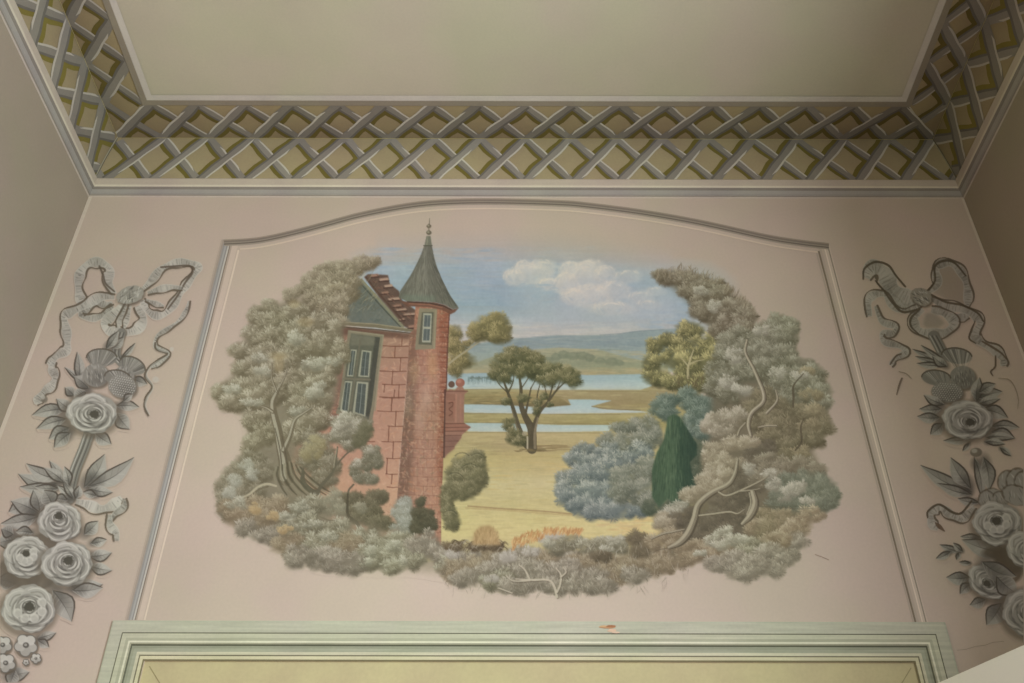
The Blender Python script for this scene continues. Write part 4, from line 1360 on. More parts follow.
# ---- foreground scrub, left to centre
cv.cur = FORE
cv.poly([(228, 505), (300, 500), (340, 515), (400, 535), (440, 545), (520, 550), (640, 548), (700, 540), (715, 552), (650, 572), (560, 588), (500, 584), (440, 572), (380, 568), (320, 566), (270, 542), (240, 520)], (134, 124, 104), .7, 5)
FG = [(98, 92, 74), (118, 112, 92), (140, 134, 112), (162, 158, 138), (180, 176, 160)]
FW = [(110, 96, 76), (132, 116, 92), (152, 138, 114), (172, 160, 136)]
FP = [(106, 98, 84), (128, 119, 104), (152, 143, 128), (182, 173, 160)]
foliage(cv, [(226, 506, 10, 8, FW), (238, 516, 15, 12, FW), (252, 508, 15, 12, FW), (262, 520, 16, 13, FW), (276, 506, 15, 10, FW), (246, 528, 12, 9, FP), (266, 534, 15, 10, FP), (290, 508, 18, 11, FG), (310, 506, 14, 10, FG), (284, 524, 18, 13, FG), (304, 524, 20, 13, FG),
             (288, 544, 18, 12, FW), (300, 556, 18, 12, FP), (318, 545, 20, 13, FG), (336, 530, 18, 12, FG), (328, 560, 22, 13, FP), (346, 546, 20, 14, FW), (350, 562, 20, 12, FP), (372, 556, 20, 14, FG), (366, 538, 14, 10, FG), (380, 546, 16, 12, FG), (394, 556, 16, 12, FG),
             (400, 542, 15, 11, FG), (416, 548, 16, 12, FP), (428, 540, 12, 10, FP), (412, 560, 14, 9, FG), (392, 568, 14, 7, FG)], FG, size=2.0, base_a=.82)
foliage(cv, [(236, 503, 10, 6), (298, 506, 12, 5), (286, 516, 10, 4), (372, 550, 9, 6), (394, 546, 9, 5), (330, 536, 9, 4), (312, 524, 10, 4), (366, 562, 8, 4), (404, 560, 7, 4)], LL, size=1.7, base_a=.2)
foliage(cv, [(256, 508, 8, 6), (286, 530, 9, 4), (272, 516, 7, 4)], [(150, 126, 88), (172, 148, 108), (184, 164, 124)], size=1.6, base_a=.2)
foliage(cv, [(438, 552, 13, 11, FP), (452, 556, 15, 11, FP), (446, 566, 12, 10, FG), (455, 570, 16, 12, FW), (468, 560, 16, 10, FP), (476, 566, 16, 11, FW), (466, 578, 16, 10, FP), (486, 556, 16, 10, FW), (490, 572, 18, 14, FP), (506, 562, 18, 12, FP),
             (500, 580, 20, 12, FG), (520, 556, 18, 12, FP), (526, 570, 22, 14, FP), (516, 586, 20, 9, FP), (545, 562, 18, 12, FW), (546, 578, 22, 13, FP), (564, 570, 20, 13, FP), (566, 556, 16, 10, FP), (560, 586, 22, 9, FP), (582, 562, 18, 12, FW), (590, 576, 20, 12, FP),
             (604, 560, 18, 12, FW), (612, 574, 20, 11, FW), (600, 586, 20, 8, FP), (626, 564, 18, 12, FW), (636, 574, 16, 9, FP), (644, 562, 16, 11, FW), (660, 566, 18, 9, FW), (660, 556, 16, 9, FW), (676, 560, 14, 9, FW)], FP, size=2.0, base_a=.85)
foliage(cv, [(455, 546, 12, 5), (478, 545, 13, 5), (494, 547, 9, 4)], [(88, 74, 56), (108, 92, 70), (132, 116, 92)], size=1.6, base_a=.55)
foliage(cv, [(452, 554, 8, 4), (508, 556, 10, 6), (490, 578, 9, 4), (530, 552, 8, 5), (546, 540, 9, 6), (556, 536, 8, 4)], [(150, 142, 134), (170, 162, 154), (186, 178, 170)], size=1.6, base_a=.3)
foliage(cv, [(556, 546, 14, 8), (572, 541, 14, 8), (590, 546, 14, 8), (606, 544, 13, 9), (618, 546, 12, 8)], FG, size=1.7, base_a=.75)
foliage(cv, [(616, 540, 10, 5), (608, 548, 8, 5), (550, 542, 8, 5)], LL, size=1.5, base_a=.3)
foliage(cv, [(636, 538, 12, 7), (642, 545, 12, 7), (600, 556, 12, 6), (640, 552, 12, 6)], [(88, 78, 60), (108, 96, 76), (126, 114, 92)], size=1.7, base_a=.7)
for k in range(420):
    x = PR.uniform(440, 700)
    y = PR.uniform(545, 596)
    a = PR.uniform(-2.2, -.8)
    cv.dab(x, y, PR.uniform(3, 6.5), .5, a, PR.choice([(96, 86, 74), (172, 162, 148), (120, 108, 94), (184, 176, 164)]), .33, own=2)
for k in range(60):                                     # arched grass tufts
    x, y = PR.uniform(448, 502), PR.uniform(543, 552)
    cv.curve([(x, y, .5), (x + 3, y - 3.5, .5), (x + 7, y - 1, .3)], PR.choice([(84, 70, 52), (150, 138, 122), (104, 90, 70)]), 1, .6)
for pts in ([(519, 565, .5), (525, 570, .8), (530, 580, 1)], [(516, 579, .5), (530, 580, 1), (548, 580, 1), (554, 586, 1.2), (557, 597, 1.2)], [(556, 568, .5), (561, 575, .8), (560, 585, 1), (557, 592, 1)], [(561, 577, .7), (566, 572, .6), (563, 567, .4)],
            [(507, 577, .4), (514, 581, .6), (530, 580.5, .8)], [(498, 588, .4), (504, 590, .6), (512, 593, .6)]):
    cv.curve([(p[0] + .7, p[1] + .8, p[2]) for p in pts], (96, 84, 72), 1, .6)
    cv.curve(pts, (186, 174, 158), 1, .9)
# orange and ochre bushes on the meadow edge
cv.cur = MEAD
cv.polygrad([(472, 545), (474, 532), (481, 526), (490, 525), (497, 532), (501, 545)], [(526, (164, 134, 88)), (545, (176, 144, 100))], soft=1.2, a=.9)
for k in range(60):
    cv.dab(PR.uniform(474, 499), PR.uniform(528, 543), 3, .6, PR.uniform(-1.9, -1.2), PR.choice([(146, 116, 74), (188, 156, 108)]), .5, own=2)
for k in range(330):
    x = PR.uniform(512, 582)
    y = np.interp(x, [512, 530, 548, 566, 582], [541, 533, 529, 529, 530]) + PR.uniform(-1, 9) * (1 if x < 545 else .5)
    cv.dab(x, y, PR.uniform(2.5, 4.5), .7, -1.2 + PR.gauss(0, .35), PR.choice([(196, 146, 92), (180, 128, 76), (204, 162, 108), (170, 120, 74)]), .6)

# ---- right trees
cv.cur = RFOL
RW = [(84, 74, 58), (102, 92, 74), (120, 110, 92), (138, 130, 112), (152, 144, 126)]
RG = [(82, 78, 60), (100, 96, 78), (118, 114, 96), (136, 132, 114), (152, 148, 132)]
RL = [(124, 118, 104), (146, 140, 126), (164, 158, 144), (176, 170, 158)]
RO = [(100, 90, 68), (120, 109, 84), (138, 125, 98), (154, 141, 114)]
cv.poly([(660, 276), (700, 280), (740, 310), (755, 335), (790, 330), (800, 365), (826, 380), (826, 430), (812, 450), (825, 480), (830, 505), (800, 530), (790, 560), (740, 575), (700, 560), (670, 555), (668, 530), (690, 505), (700, 490), (702, 460), (712, 430), (712, 390), (724, 350), (700, 312)], (104, 95, 76), .92, 3)
foliage(cv, [(660, 275, 9, 6), (670, 277, 12, 8), (684, 278, 13, 9), (697, 284, 15, 11), (712, 288, 15, 11), (690, 292, 12, 7), (706, 300, 17, 12), (722, 298, 15, 13), (700, 312, 12, 9), (718, 312, 17, 12), (736, 308, 15, 13), (746, 316, 11, 11), (730, 324, 17, 10),
             (745, 328, 11, 9), (720, 330, 11, 8)], RW, size=1.7, base_a=.8, dens=1.15)
foliage(cv, [(738, 335, 12, 10), (728, 345, 12, 13), (722, 358, 12, 13), (716, 370, 11, 12), (726, 378, 12, 14), (740, 352, 13, 15), (742, 372, 14, 14), (752, 344, 12, 12), (716, 386, 12, 11), (730, 392, 14, 12)], RG, size=1.8, base_a=.85)
foliage(cv, [(779, 322, 12, 9), (788, 326, 12, 10), (768, 330, 13, 11), (760, 342, 14, 13), (776, 340, 16, 13), (792, 336, 8, 12), (770, 352, 18, 12), (756, 358, 13, 12), (786, 352, 11, 9), (774, 364, 18, 9), (760, 372, 16, 12), (800, 364, 18, 7), (812, 372, 14, 9),
             (790, 376, 18, 10), (806, 384, 18, 10), (776, 386, 16, 12), (822, 392, 12, 10), (808, 400, 18, 12), (792, 396, 16, 13), (824, 404, 9, 8)], RG, size=1.9, base_a=.85)
foliage(cv, [(765, 400, 15, 15), (778, 410, 16, 14), (766, 424, 18, 12), (782, 430, 18, 13), (800, 414, 15, 12), (814, 418, 14, 13), (824, 426, 10, 10), (806, 436, 14, 11), (818, 438, 8, 8), (792, 442, 16, 10), (752, 414, 10, 14), (770, 440, 16, 9), (786, 456, 14, 8)],
        [(84, 76, 56), (102, 94, 72), (120, 110, 86), (136, 126, 100)], size=1.9, base_a=.88)
foliage(cv, [(812, 394, 12, 6), (816, 410, 10, 6), (808, 424, 10, 6), (800, 452, 10, 6), (806, 372, 10, 4)], RO, size=1.7, base_a=.25)
foliage(cv, [(776, 372, 10, 5), (800, 374, 10, 4), (760, 330, 9, 5), (742, 390, 10, 8), (728, 380, 9, 8), (734, 356, 8, 9), (700, 290, 9, 4), (714, 306, 9, 5)], RL, size=1.5, base_a=.25, dens=.8)
foliage(cv, [(714, 422, 12, 10), (726, 420, 13, 10), (708, 428, 8, 6), (738, 414, 9, 8), (722, 432, 12, 6)], [(112, 102, 84), (136, 126, 108), (158, 148, 132), (174, 164, 150)], size=1.7, base_a=.85)
BK = [(84, 76, 62), (104, 94, 78), (120, 110, 92)]
foliage(cv, [(740, 470, 18, 14, BK), (760, 450, 16, 12, BK), (756, 476, 16, 14, BK), (736, 492, 18, 14, BK), (728, 506, 18, 12, BK), (744, 516, 18, 10, BK), (712, 520, 18, 10, BK), (704, 536, 16, 11, BK), (690, 530, 14, 12, BK), (716, 540, 14, 10, BK), (730, 530, 14, 10, BK)], BK, size=1.9, base_a=.85, contrast=.8)
RC = [(116, 104, 84), (140, 128, 106), (160, 148, 128), (176, 166, 148)]
foliage(cv, [(716, 448, 13, 8, RC), (734, 444, 15, 7, RC), (748, 442, 12, 6, RC), (708, 458, 9, 8, RC), (722, 460, 12, 9, RC), (714, 470, 13, 9, RC), (706, 480, 10, 9, RC), (726, 474, 9, 8, RC), (716, 486, 12, 8, RC), (700, 490, 9, 7, RC), (690, 494, 11, 8, RC), (736, 462, 9, 6, RC)], RC, size=1.7, base_a=.85, contrast=1.2)
foliage(cv, [(770, 462, 18, 10), (786, 466, 15, 9), (760, 478, 13, 12), (748, 466, 6, 6), (774, 478, 14, 8), (804, 464, 14, 8), (816, 470, 12, 8)], [(98, 88, 72), (116, 106, 88), (134, 124, 106), (150, 142, 124)], size=1.8, base_a=.85)
foliage(cv, [(786, 484, 20, 11), (804, 480, 18, 11), (820, 486, 18, 12), (830, 496, 11, 12), (806, 494, 20, 12), (786, 498, 18, 11), (822, 504, 16, 9), (802, 508, 20, 8), (780, 504, 14, 7)], [(84, 86, 70), (100, 102, 86), (116, 118, 102), (134, 134, 118)], size=1.9, base_a=.88)
foliage(cv, [(784, 494, 8, 7), (797, 488, 9, 8), (770, 474, 7, 5), (750, 468, 6, 6), (808, 500, 9, 4), (774, 484, 8, 6)], RL, size=1.6, base_a=.25)
foliage(cv, [(764, 514, 14, 9, RO), (778, 520, 16, 10, RO), (768, 530, 16, 10, RO), (790, 518, 14, 9, RO), (788, 532, 16, 11, FW), (800, 524, 14, 10, FW), (812, 514, 14, 8, FW), (756, 526, 12, 9, FW), (776, 540, 16, 10, FW), (796, 540, 12, 10, FP)], RO, size=1.8, base_a=.78)
foliage(cv, [(700, 548, 16, 10, FW), (716, 552, 18, 10, FW), (734, 546, 16, 11, FG), (752, 548, 18, 12, FG), (770, 554, 18, 12, FP), (734, 562, 18, 12, FP), (752, 566, 20, 12, FP), (772, 568, 14, 9, FP), (690, 556, 14, 9, FW), (716, 564, 14, 8, FP), (788, 556, 12, 10, FP), (742, 575, 16, 7, FP)], FG, size=1.9, base_a=.8)
foliage(cv, [(722, 532, 10, 7), (734, 538, 8, 6), (712, 540, 8, 6), (720, 545, 8, 5), (744, 540, 8, 4), (700, 553, 7, 4)], LL, size=1.6, base_a=.35)
foliage(cv, [(668, 514, 12, 9, RL), (680, 506, 8, 6, RL), (688, 496, 10, 6), (664, 524, 12, 7), (676, 522, 12, 9, BK), (690, 512, 8, 7, BK), (660, 518, 8, 7), (670, 534, 14, 7, FW), (655, 542, 14, 7, FW), (680, 545, 14, 7, FW)], RC, size=1.7, base_a=.8)
# feathery outer twigs of the leaning crown
for k in range(230):
    t = PR.random()
    x = 655 + 100 * t
    y = np.interp(x, [655, 680, 700, 718, 735, 755], [273, 266, 270, 278, 290, 308]) + PR.uniform(-1, 8)
    cv.dab(x, y, PR.uniform(2.5, 5), .45, -1.35 + .25 * t + PR.gauss(0, .35), PR.choice([(100, 88, 68), (150, 138, 118), (126, 112, 92)]), .5)
cv.cur = RTRUNK
C6 = lambda x, y, r: (700 + x / 6.4, 340 + y / 6.4, r)
C7 = lambda x, y, r: (700 + x / 6.4, 430 + y / 6.4, r)
C8 = lambda x, y, r: (600 + x / 6.4, 480 + y / 6.4, r)
LTc, DTc = (152, 142, 122), (84, 74, 60)


def limb(pts, k=1.0):
    cv.curve([(p[0] + p[2] * .55, p[1] + p[2] * .25, p[2] * 1.15) for p in pts], DTc, 1, .85)
    cv.curve(pts, mixc(LTc, DTc, .35), 1, .9)
    cv.curve([(p[0] - p[2] * .3, p[1] - p[2] * .2, p[2] * .5) for p in pts], (170, 160, 138), 1, .75)


limb([C6(300, 0, .9), C6(290, 80, 1.1), C6(340, 180, 1.4), C6(375, 260, 1.6), C6(405, 340, 1.7), C6(400, 400, 1.7), C6(330, 465, 1.7), C6(308, 540, 1.6), C6(325, 615, 1.2)])
limb([C6(485, 320, .6), C6(492, 390, .9), C6(425, 468, 1.1)])
limb([C6(375, 558, .6), C6(430, 548, .8), C6(490, 548, .7)])
limb([C6(240, 610, .9), C6(255, 570, .8), C6(290, 530, .7)])
cv.curve([C6(662, 215, .5), C6(600, 290, .9), C6(598, 360, 1.1), C6(596, 430, .8)], (82, 72, 56), 1, .85)
cv.curve([C6(665, 500, .5), C6(645, 560, .9), C6(650, 650, 1.0), C7(610, 130, .9)], (82, 72, 56), 1, .85)
limb([C7(240, 190, 1.0), C7(222, 280, 1.6), C7(180, 345, 2.0), C7(90, 390, 2.3), C7(20, 440, 2.4), C8(620, 170, 2.6), C8(600, 250, 2.8), C8(560, 340, 3.0), C8(505, 400, 2.6), C8(440, 432, 1.4)])
limb([C7(120, 398, 1.0), C7(170, 420, 1.1), C7(250, 392, 1.0), C7(380, 330, .8), C7(440, 292, .4)])
limb([C7(250, 392, .8), C7(330, 385, .7), C7(385, 375, .4)])
limb([C7(-5, 548, .9), C7(100, 535, 1.0), C7(190, 524, 1.0), C7(240, 535, .8), C7(285, 508, .5)])
limb([C7(335, 395, 2.3), C7(350, 470, 2.8), C7(320, 545, 2.8), C7(270, 600, 1.5)])
cv.curve([C7(315, 400, .5), C7(325, 470, .6), C7(300, 540, .5)], (178, 168, 146), 1, .7)
cv.curve([C7(380, 490, .6), C7(500, 492, .6), C7(640, 505, .4), C7(760, 500, .3)], (96, 92, 74), 1, .7)
limb([C8(330, 375, .7), C8(400, 345, .9), C8(470, 330, .9), C8(540, 315, .6)])
cv.curve([C8(430, 435, .7), C8(370, 450, .5), C8(330, 470, .3)], (100, 88, 70), 1, .6)
# overall hand-brushed variation inside the picture
n1 = vnoise(cv.h, cv.w, 3, 21) * .5 + vnoise(cv.h, cv.w, 9, 22) * .5
cv.c += ((n1 - .5)[..., None] * np.array([9, 9, 8]) * np.clip(cv.a, 0, 1)[..., None]).astype(np.float32)
lum = (cv.c * np.array([.3, .55, .15], np.float32)).sum(-1, keepdims=True)
skym = ((cv.id == SKY) | (cv.id == CLOUD))[..., None]
gr = (lum + (cv.c - lum) * np.where(skym, .9, .76)) * np.where(skym, np.array([1.0, 1.0, 1.0]), np.array([1.0, 1.002, .975]))
gr = 134 + (gr - 134) * 1.06 + 1
cv.c = cv.c + (gr - cv.c) * np.clip(cv.a, 0, 1)[..., None]
# pale dust glaze and fine scatter where the painting dies into the plaster
mural = empty('landscape_mural', (0, D, 2.6), 'painted landscape mural with a red turreted house, lake and trees above the green door case', 'mural')
canvas_objects(cv, {
    SKY: ('sky', mural, None), CLOUD: ('cloud', SKY, 'cream and grey heaped cloud'), HILL: ('hills', mural, 'blue grey far hills'), LAKE: ('lake', mural, None), MEAD: ('meadow', mural, None),
    TOWER: ('tower', mural, 'round pink brick tower'), TROOF: ('conical_roof', TOWER, 'grey green conical roof with ball finial'), TWIN: ('window', TOWER, None), TURRET: ('corner_turret', TOWER, 'corbelled turret with ball finials'),
    HOUSE: ('house_wall', mural, 'orange red block wall'), GABLE: ('gable', HOUSE, None), HWIN: ('window', HOUSE, None), STEPS: ('crow_steps', HOUSE, None),
    BTREE: ('tree', mural, 'tree growing behind the tower'), CTREE: ('tree', mural, 'tree standing alone in the meadow'), OTREE: ('tree', mural, 'round olive tree by the lake'),
    BLUE: ('shrubs', mural, 'blue green rounded shrubs'), CYP: ('cypress', mural, 'dark green pointed cypress'), LFOL: ('tree', mural, 'pale tree left of the house'), LTRUNK: ('trunk', LFOL, None),
    SAP: ('sapling', mural, 'bushy sapling before the house'), SHRUB: ('shrubs', mural, 'olive shrubs right of the tower'), FORE: ('undergrowth', mural, None),
    RFOL: ('tree', mural, 'tree leaning in from the right'), RTRUNK: ('trunk', RFOL, None)}, M_mural, wall_seen)


# ------------------------------------------------------------------ painted arched panel border
def px_strip(pts, a, b, col, V_, F__, C__, lift=.0005, side=None):
    """pts px polyline; a..b px offset along the left-hand normal, or straight down if side == 'y', right if 'x'"""
    base = len(V_)
    c = alb(col)
    lift = lift + (.0003 if side == 'y' else 0)
    for (x, y) in pts:
        for w in (a, b):
            q = (x, y + w) if side == 'y' else (x + w, y)
            X, Z = on_wall(q[0], q[1], D - lift)
            V_.append((X, D - lift, Z))
            C__.append(c)
    for i in range(len(pts) - 1):
        F__.append((base + 2 * i, base + 2 * i + 1, base + 2 * i + 3, base + 2 * i + 2))


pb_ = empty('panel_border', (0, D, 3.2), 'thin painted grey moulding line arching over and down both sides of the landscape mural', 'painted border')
topline = smooth([(224, 239.5), (250, 238), (270, 235), (300, 228), (330, 220), (360, 212), (400, 204), (432, 200), (470, 198.3), (512, 198.5), (560, 200), (585, 202), (640, 209), (700, 219.5), (766, 234), (800, 239.5), (829, 243)], 5)
V_, F__, C__ = [], [], []
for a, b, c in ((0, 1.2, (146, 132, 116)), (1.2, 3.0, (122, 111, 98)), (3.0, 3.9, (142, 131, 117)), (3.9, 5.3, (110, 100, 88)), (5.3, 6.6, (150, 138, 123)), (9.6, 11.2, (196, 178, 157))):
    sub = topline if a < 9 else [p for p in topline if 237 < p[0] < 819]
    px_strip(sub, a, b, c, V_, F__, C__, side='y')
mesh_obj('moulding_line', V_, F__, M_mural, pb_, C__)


def lerp_line(p, q, n=14, wob=.25):
    return [(p[0] + (q[0] - p[0]) * i / n + (PR.uniform(-wob, wob) if 0 < i < n else 0), p[1] + (q[1] - p[1]) * i / n) for i in range(n + 1)]


V_, F__, C__ = [], [], []
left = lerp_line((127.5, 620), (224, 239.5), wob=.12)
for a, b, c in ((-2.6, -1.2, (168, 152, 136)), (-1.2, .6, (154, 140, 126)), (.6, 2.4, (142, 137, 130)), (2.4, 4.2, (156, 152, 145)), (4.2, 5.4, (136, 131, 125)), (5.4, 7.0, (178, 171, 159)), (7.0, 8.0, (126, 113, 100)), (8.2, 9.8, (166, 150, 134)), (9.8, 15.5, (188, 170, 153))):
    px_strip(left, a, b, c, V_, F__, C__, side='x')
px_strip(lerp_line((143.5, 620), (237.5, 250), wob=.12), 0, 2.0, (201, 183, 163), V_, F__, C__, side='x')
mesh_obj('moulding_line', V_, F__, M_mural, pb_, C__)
V_, F__, C__ = [], [], []
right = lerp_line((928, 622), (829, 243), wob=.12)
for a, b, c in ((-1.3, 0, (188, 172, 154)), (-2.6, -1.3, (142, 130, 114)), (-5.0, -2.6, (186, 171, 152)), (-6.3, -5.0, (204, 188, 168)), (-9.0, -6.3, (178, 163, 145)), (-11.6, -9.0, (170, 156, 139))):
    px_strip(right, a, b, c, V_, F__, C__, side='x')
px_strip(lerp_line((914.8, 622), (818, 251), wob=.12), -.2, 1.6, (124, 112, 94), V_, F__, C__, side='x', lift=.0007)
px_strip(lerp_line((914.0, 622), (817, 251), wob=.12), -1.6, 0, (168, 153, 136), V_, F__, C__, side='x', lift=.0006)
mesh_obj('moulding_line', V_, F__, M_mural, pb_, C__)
# small scratch on the plaster right of the picture, and the crack low on the right
V_, F__, C__ = [], [], []
for pts in ([(815, 554), (822, 556.5), (829, 559.5)],):
    px_strip(pts, 0, .8, (150, 128, 112), V_, F__, C__, side='y')
px_strip([(957, 650), (966, 649), (976, 646), (985, 645), (993, 642), (1004, 641)], 0, .5, (150, 134, 118), V_, F__, C__, side='y')
tag(mesh_obj('scratch', V_, F__, M_mural, None, C__), kind='stuff', label='fine scratches in the plaster right of the landscape mural', cat='scratch')
# ------------------------------------------------------------------ grey painted garlands, left and right of the mural
GD, GM, GL, GH = (80, 76, 69), (124, 120, 110), (157, 152, 141), (188, 183, 171)


def flat_wall(x, y):
    return np.ones(np.broadcast(x, y).shape + (1,)) * W0


class Garland:
    def __init__(s, x0, y0, x1, y1, tone=1.0):
        s.cv = Canvas(x0, y0, x1, y1, 1.7, flat_wall)
        s.parts = {}
        s.n = 0
        s.tone = tone

    def part(s, name, label=None):
        s.n += 1
        s.parts[s.n] = (name, label)
        s.cv.cur = s.n

    def t(s, c):
        return tuple(v * s.tone for v in c)

    def shade(s, pts_or_ell, a=.4):
        pass

    def leaf(s, F, base, tip, w, bend=0.0, dark=1, pale=.5, part=True):
        """base and tip in crop coordinates; dark = side of the outline shadow"""
        if part: s.part('leaf')
        (bx, by), (tx, ty) = F([base])[0][:2], F([tip])[0][:2]
        w = w / F.scale
        dx, dy = tx - bx, ty - by
        L = math.hypot(dx, dy)
        ux, uy = dx / L, dy / L
        nx, ny = -uy, ux
        prof = [0, .42, .80, 1.0, .95, .72, .36, 0]
        up, dn, mid = [], [], []
        for i, p in enumerate(prof):
            t = i / (len(prof) - 1)
            b = bend * L * math.sin(math.pi * t) * .5
            cx, cy = bx + dx * t + nx * b, by + dy * t + ny * b
            up.append((cx + nx * w * .5 * p, cy + ny * w * .5 * p))
            dn.append((cx - nx * w * .5 * p, cy - ny * w * .5 * p))
            mid.append((cx, cy))
        cv = s.cv
        out = up + dn[::-1]
        side = up if dark > 0 else dn
        oth = dn if dark > 0 else up
        cv.poly([(x + .9 * (1 if dark else 0), y + 1.1) for x, y in out], s.t((128, 110, 94)), .5, 1.2, own=2)
        cv.poly(out, s.t(mixc(GM, GL, pale)), .96, .35)
        cv.poly(up + mid[::-1] if dark < 0 else mid + dn[::-1], s.t(mixc(GL, GH, pale)), .6, .8)
        cv.ell(bx + dx * .15, by + dy * .15, w * .6, w * .45, s.t(GD), .55, w * .4, math.atan2(dy, dx), own=2)
        for k in range(4):                               # veins
            t = .2 + .14 * k
            i = t * (len(prof) - 1)
            a = mid[int(i)]
            b2 = side[min(len(prof) - 1, int(i) + 1)]
            c2 = oth[min(len(prof) - 1, int(i) + 1)]
            cv.line([a, mixc(a, b2, .8)], s.t(GD), .4, .2, own=2)
            cv.line([a, mixc(a, c2, .8)], s.t(GH), .4, .30, own=2)
        cv.line([(p[0], p[1], .65 * (1 - i / 9)) for i, p in enumerate(mid)], s.t(GD), .5, .75, own=2)
        cv.line([(p[0], p[1], .35 + .55 * math.sin(math.pi * min(1, i / 7))) for i, p in enumerate(side)], s.t(mixc(GD, (70, 60, 50), .5)), .6, .85)
        cv.line([(p[0], p[1], .4) for p in oth], s.t(GH), .4, .4, own=2)

    def ribbon(s, F, pts, w, dark=1, hatch=True, tone=0.6, both=False):
        P = smooth(F(pts), 6)
        n = len(P)
        w = w / F.scale
        L_, R_ = [], []
        for i, p in enumerate(P):
            a, b = P[max(0, i - 1)], P[min(n - 1, i + 1)]
            dx, dy = b[0] - a[0], b[1] - a[1]
            l = math.hypot(dx, dy) + 1e-9
            nx, ny = -dy / l, dx / l
            ww = w * .5 * (1 - .25 * math.sin(i * .55)) * (.55 + .45 * min(1, i / 3, (n - 1 - i) / 3))
            L_.append((p[0] + nx * ww, p[1] + ny * ww))
            R_.append((p[0] - nx * ww, p[1] - ny * ww))
        cv = s.cv
        A, B = (L_, R_) if dark > 0 else (R_, L_)
        for i in range(n - 1):
            q = [L_[i], L_[i + 1], R_[i + 1], R_[i]]
            sh = tone + .22 * math.sin(i * .42 + len(pts)) + PR.uniform(-.05, .05)
            cv.poly(q, s.t(ramp([GM, GL, GH], sh)), .9, .3)
        if hatch:
            for i in range(1, n - 1):
                for k in range(2):
                    t0 = PR.random()
                    a = mixc(A[i], A[i + 1], t0)
                    b = mixc(B[i], B[i + 1], t0)
                    u, v = PR.uniform(0, .5), PR.uniform(.5, 1)
                    cv.line([mixc(a, b, u), mixc(a, b, v)], s.t(PR.choice([GD, GM, GH, GH])), .4, .35, own=2)
        cv.line([(p[0] - (B[i][0] - p[0]) * .12, p[1] - (B[i][1] - p[1]) * .12, .5 + .6 * abs(math.sin(i * .25 + 1))) for i, p in enumerate(A)], s.t((92, 82, 68)), .8, .85)
        cv.line([(p[0], p[1], .4) for p in B], s.t(GH if not both else (96, 88, 74)), .45, .6)

    def rose(s, F, c, rx, ry, ang=0.0, hole=(0, 0), seed=0, cup=.0, label=None):
        s.part('rose', label)
        x, y = F([c])[0][:2]
        rx, ry = rx / F.scale, ry / F.scale
        hx, hy = x + hole[0] * rx, y + hole[1] * ry
        cv = s.cv
        r = random.Random(seed)
        ca, sa = math.cos(ang), math.sin(ang)

        def pt(px, py, q, th, k=1.0):
            u, v = rx * q * math.cos(th), ry * q * math.sin(th)
            return (px + u * ca - v * sa, py + u * sa + v * ca)
        cv.ell(x - .6, y + 2.2, rx * 1.12, ry * 1.12, s.t((100, 90, 76)), .62, 5.0, ang, own=2)
        cv.ell(x, y, rx * .97, ry * .97, s.t(mixc(GM, GL, .6)), .97, 1.0, ang, rough=.06, seed=seed)
        # broad overlapping outer petals
        order = list(range(5))
        r.shuffle(order)
        for k in order:
            th = k * 1.257 + seed + r.uniform(-.2, .2)
            q0 = r.uniform(.34, .44)
            p = pt(x, y, q0, th)
            R1 = r.uniform(.56, .64)
            cv.ell(p[0] + .7, p[1] + 1.0, rx * R1, ry * R1, s.t(GD), .5, 1.6, ang, own=2)
            cv.ell(p[0], p[1], rx * R1, ry * R1, s.t(mixc(GL, GH, .30 + .35 * math.cos(th + 2.2))), .9, 1.0, ang, rough=.07, seed=seed + k)
            arc = [pt(p[0], p[1], R1 * .86, th + e) for e in (-1.2, -.7, -.2, .3, .8, 1.2)]
            cv.curve([(a[0], a[1], .3 + .45 * math.sin(.5 + i * .5)) for i, a in enumerate(arc)], s.t(GH), .8, .8, own=2)
            arc = [pt(p[0], p[1], R1 * .62, th + e + r.uniform(-.2, .2)) for e in (-1.0, -.4, .2, .8)]
            cv.curve([(a[0], a[1], .8) for a in arc], s.t(GM), 1.4, .6, own=2)
        # inner petals curling round the heart, each its own crescent
        q = .66
        k = 0
        while q > .2:
            t = (.66 - q) / .46
            cxk = x + (hx - x) * t + r.uniform(-.05, .05) * rx * (1 - t)
            cyk = y + (hy - y) * t + r.uniform(-.05, .05) * ry * (1 - t)
            cv.ell(cxk + .2, cyk + .8, rx * q * 1.02, ry * q * 1.02, s.t(GD), .55, 2.0, ang + k, own=2)
            cv.ell(cxk, cyk, rx * q * .95, ry * q * .92, s.t(mixc(GL, GM, .05 + .55 * t)), .85, 1.3, ang + k * .6, rough=.09, seed=seed + k)
            cv.ell(cxk + rx * q * .1, cyk - ry * q * .22, rx * q * .66, ry * q * .52, s.t(GM), .5 + .2 * t, ry * q * .4, ang, own=2)
            for j in range(3):
                th = 1.2 + 2.1 * j + k * .9 + r.uniform(-.4, .4)
                wd_ = 1.0 + .8 * max(0, math.sin(th))
                arc = [pt(cxk, cyk, q * .86, th + e) for e in (-.75, -.4, 0, .4, .75)]
                cv.curve([(a[0], a[1], wd_ * (.25, .6, .8, .6, .25)[i]) for i, a in enumerate(arc)], s.t(GH), .9, .8, own=2)
                arc = [pt(cxk, cyk, q * .72, th + e + .25) for e in (-.7, -.3, 0, .3, .7)]
                cv.curve([(a[0], a[1], (.2, .5, .6, .5, .2)[i]) for i, a in enumerate(arc)], s.t(GD), .7, .6, own=2)
            q -= .15
            k += 1
        cv.ell(hx, hy, rx * .19, ry * .2, s.t((76, 72, 62)), .95, 1.6, ang, rough=.15, seed=seed)
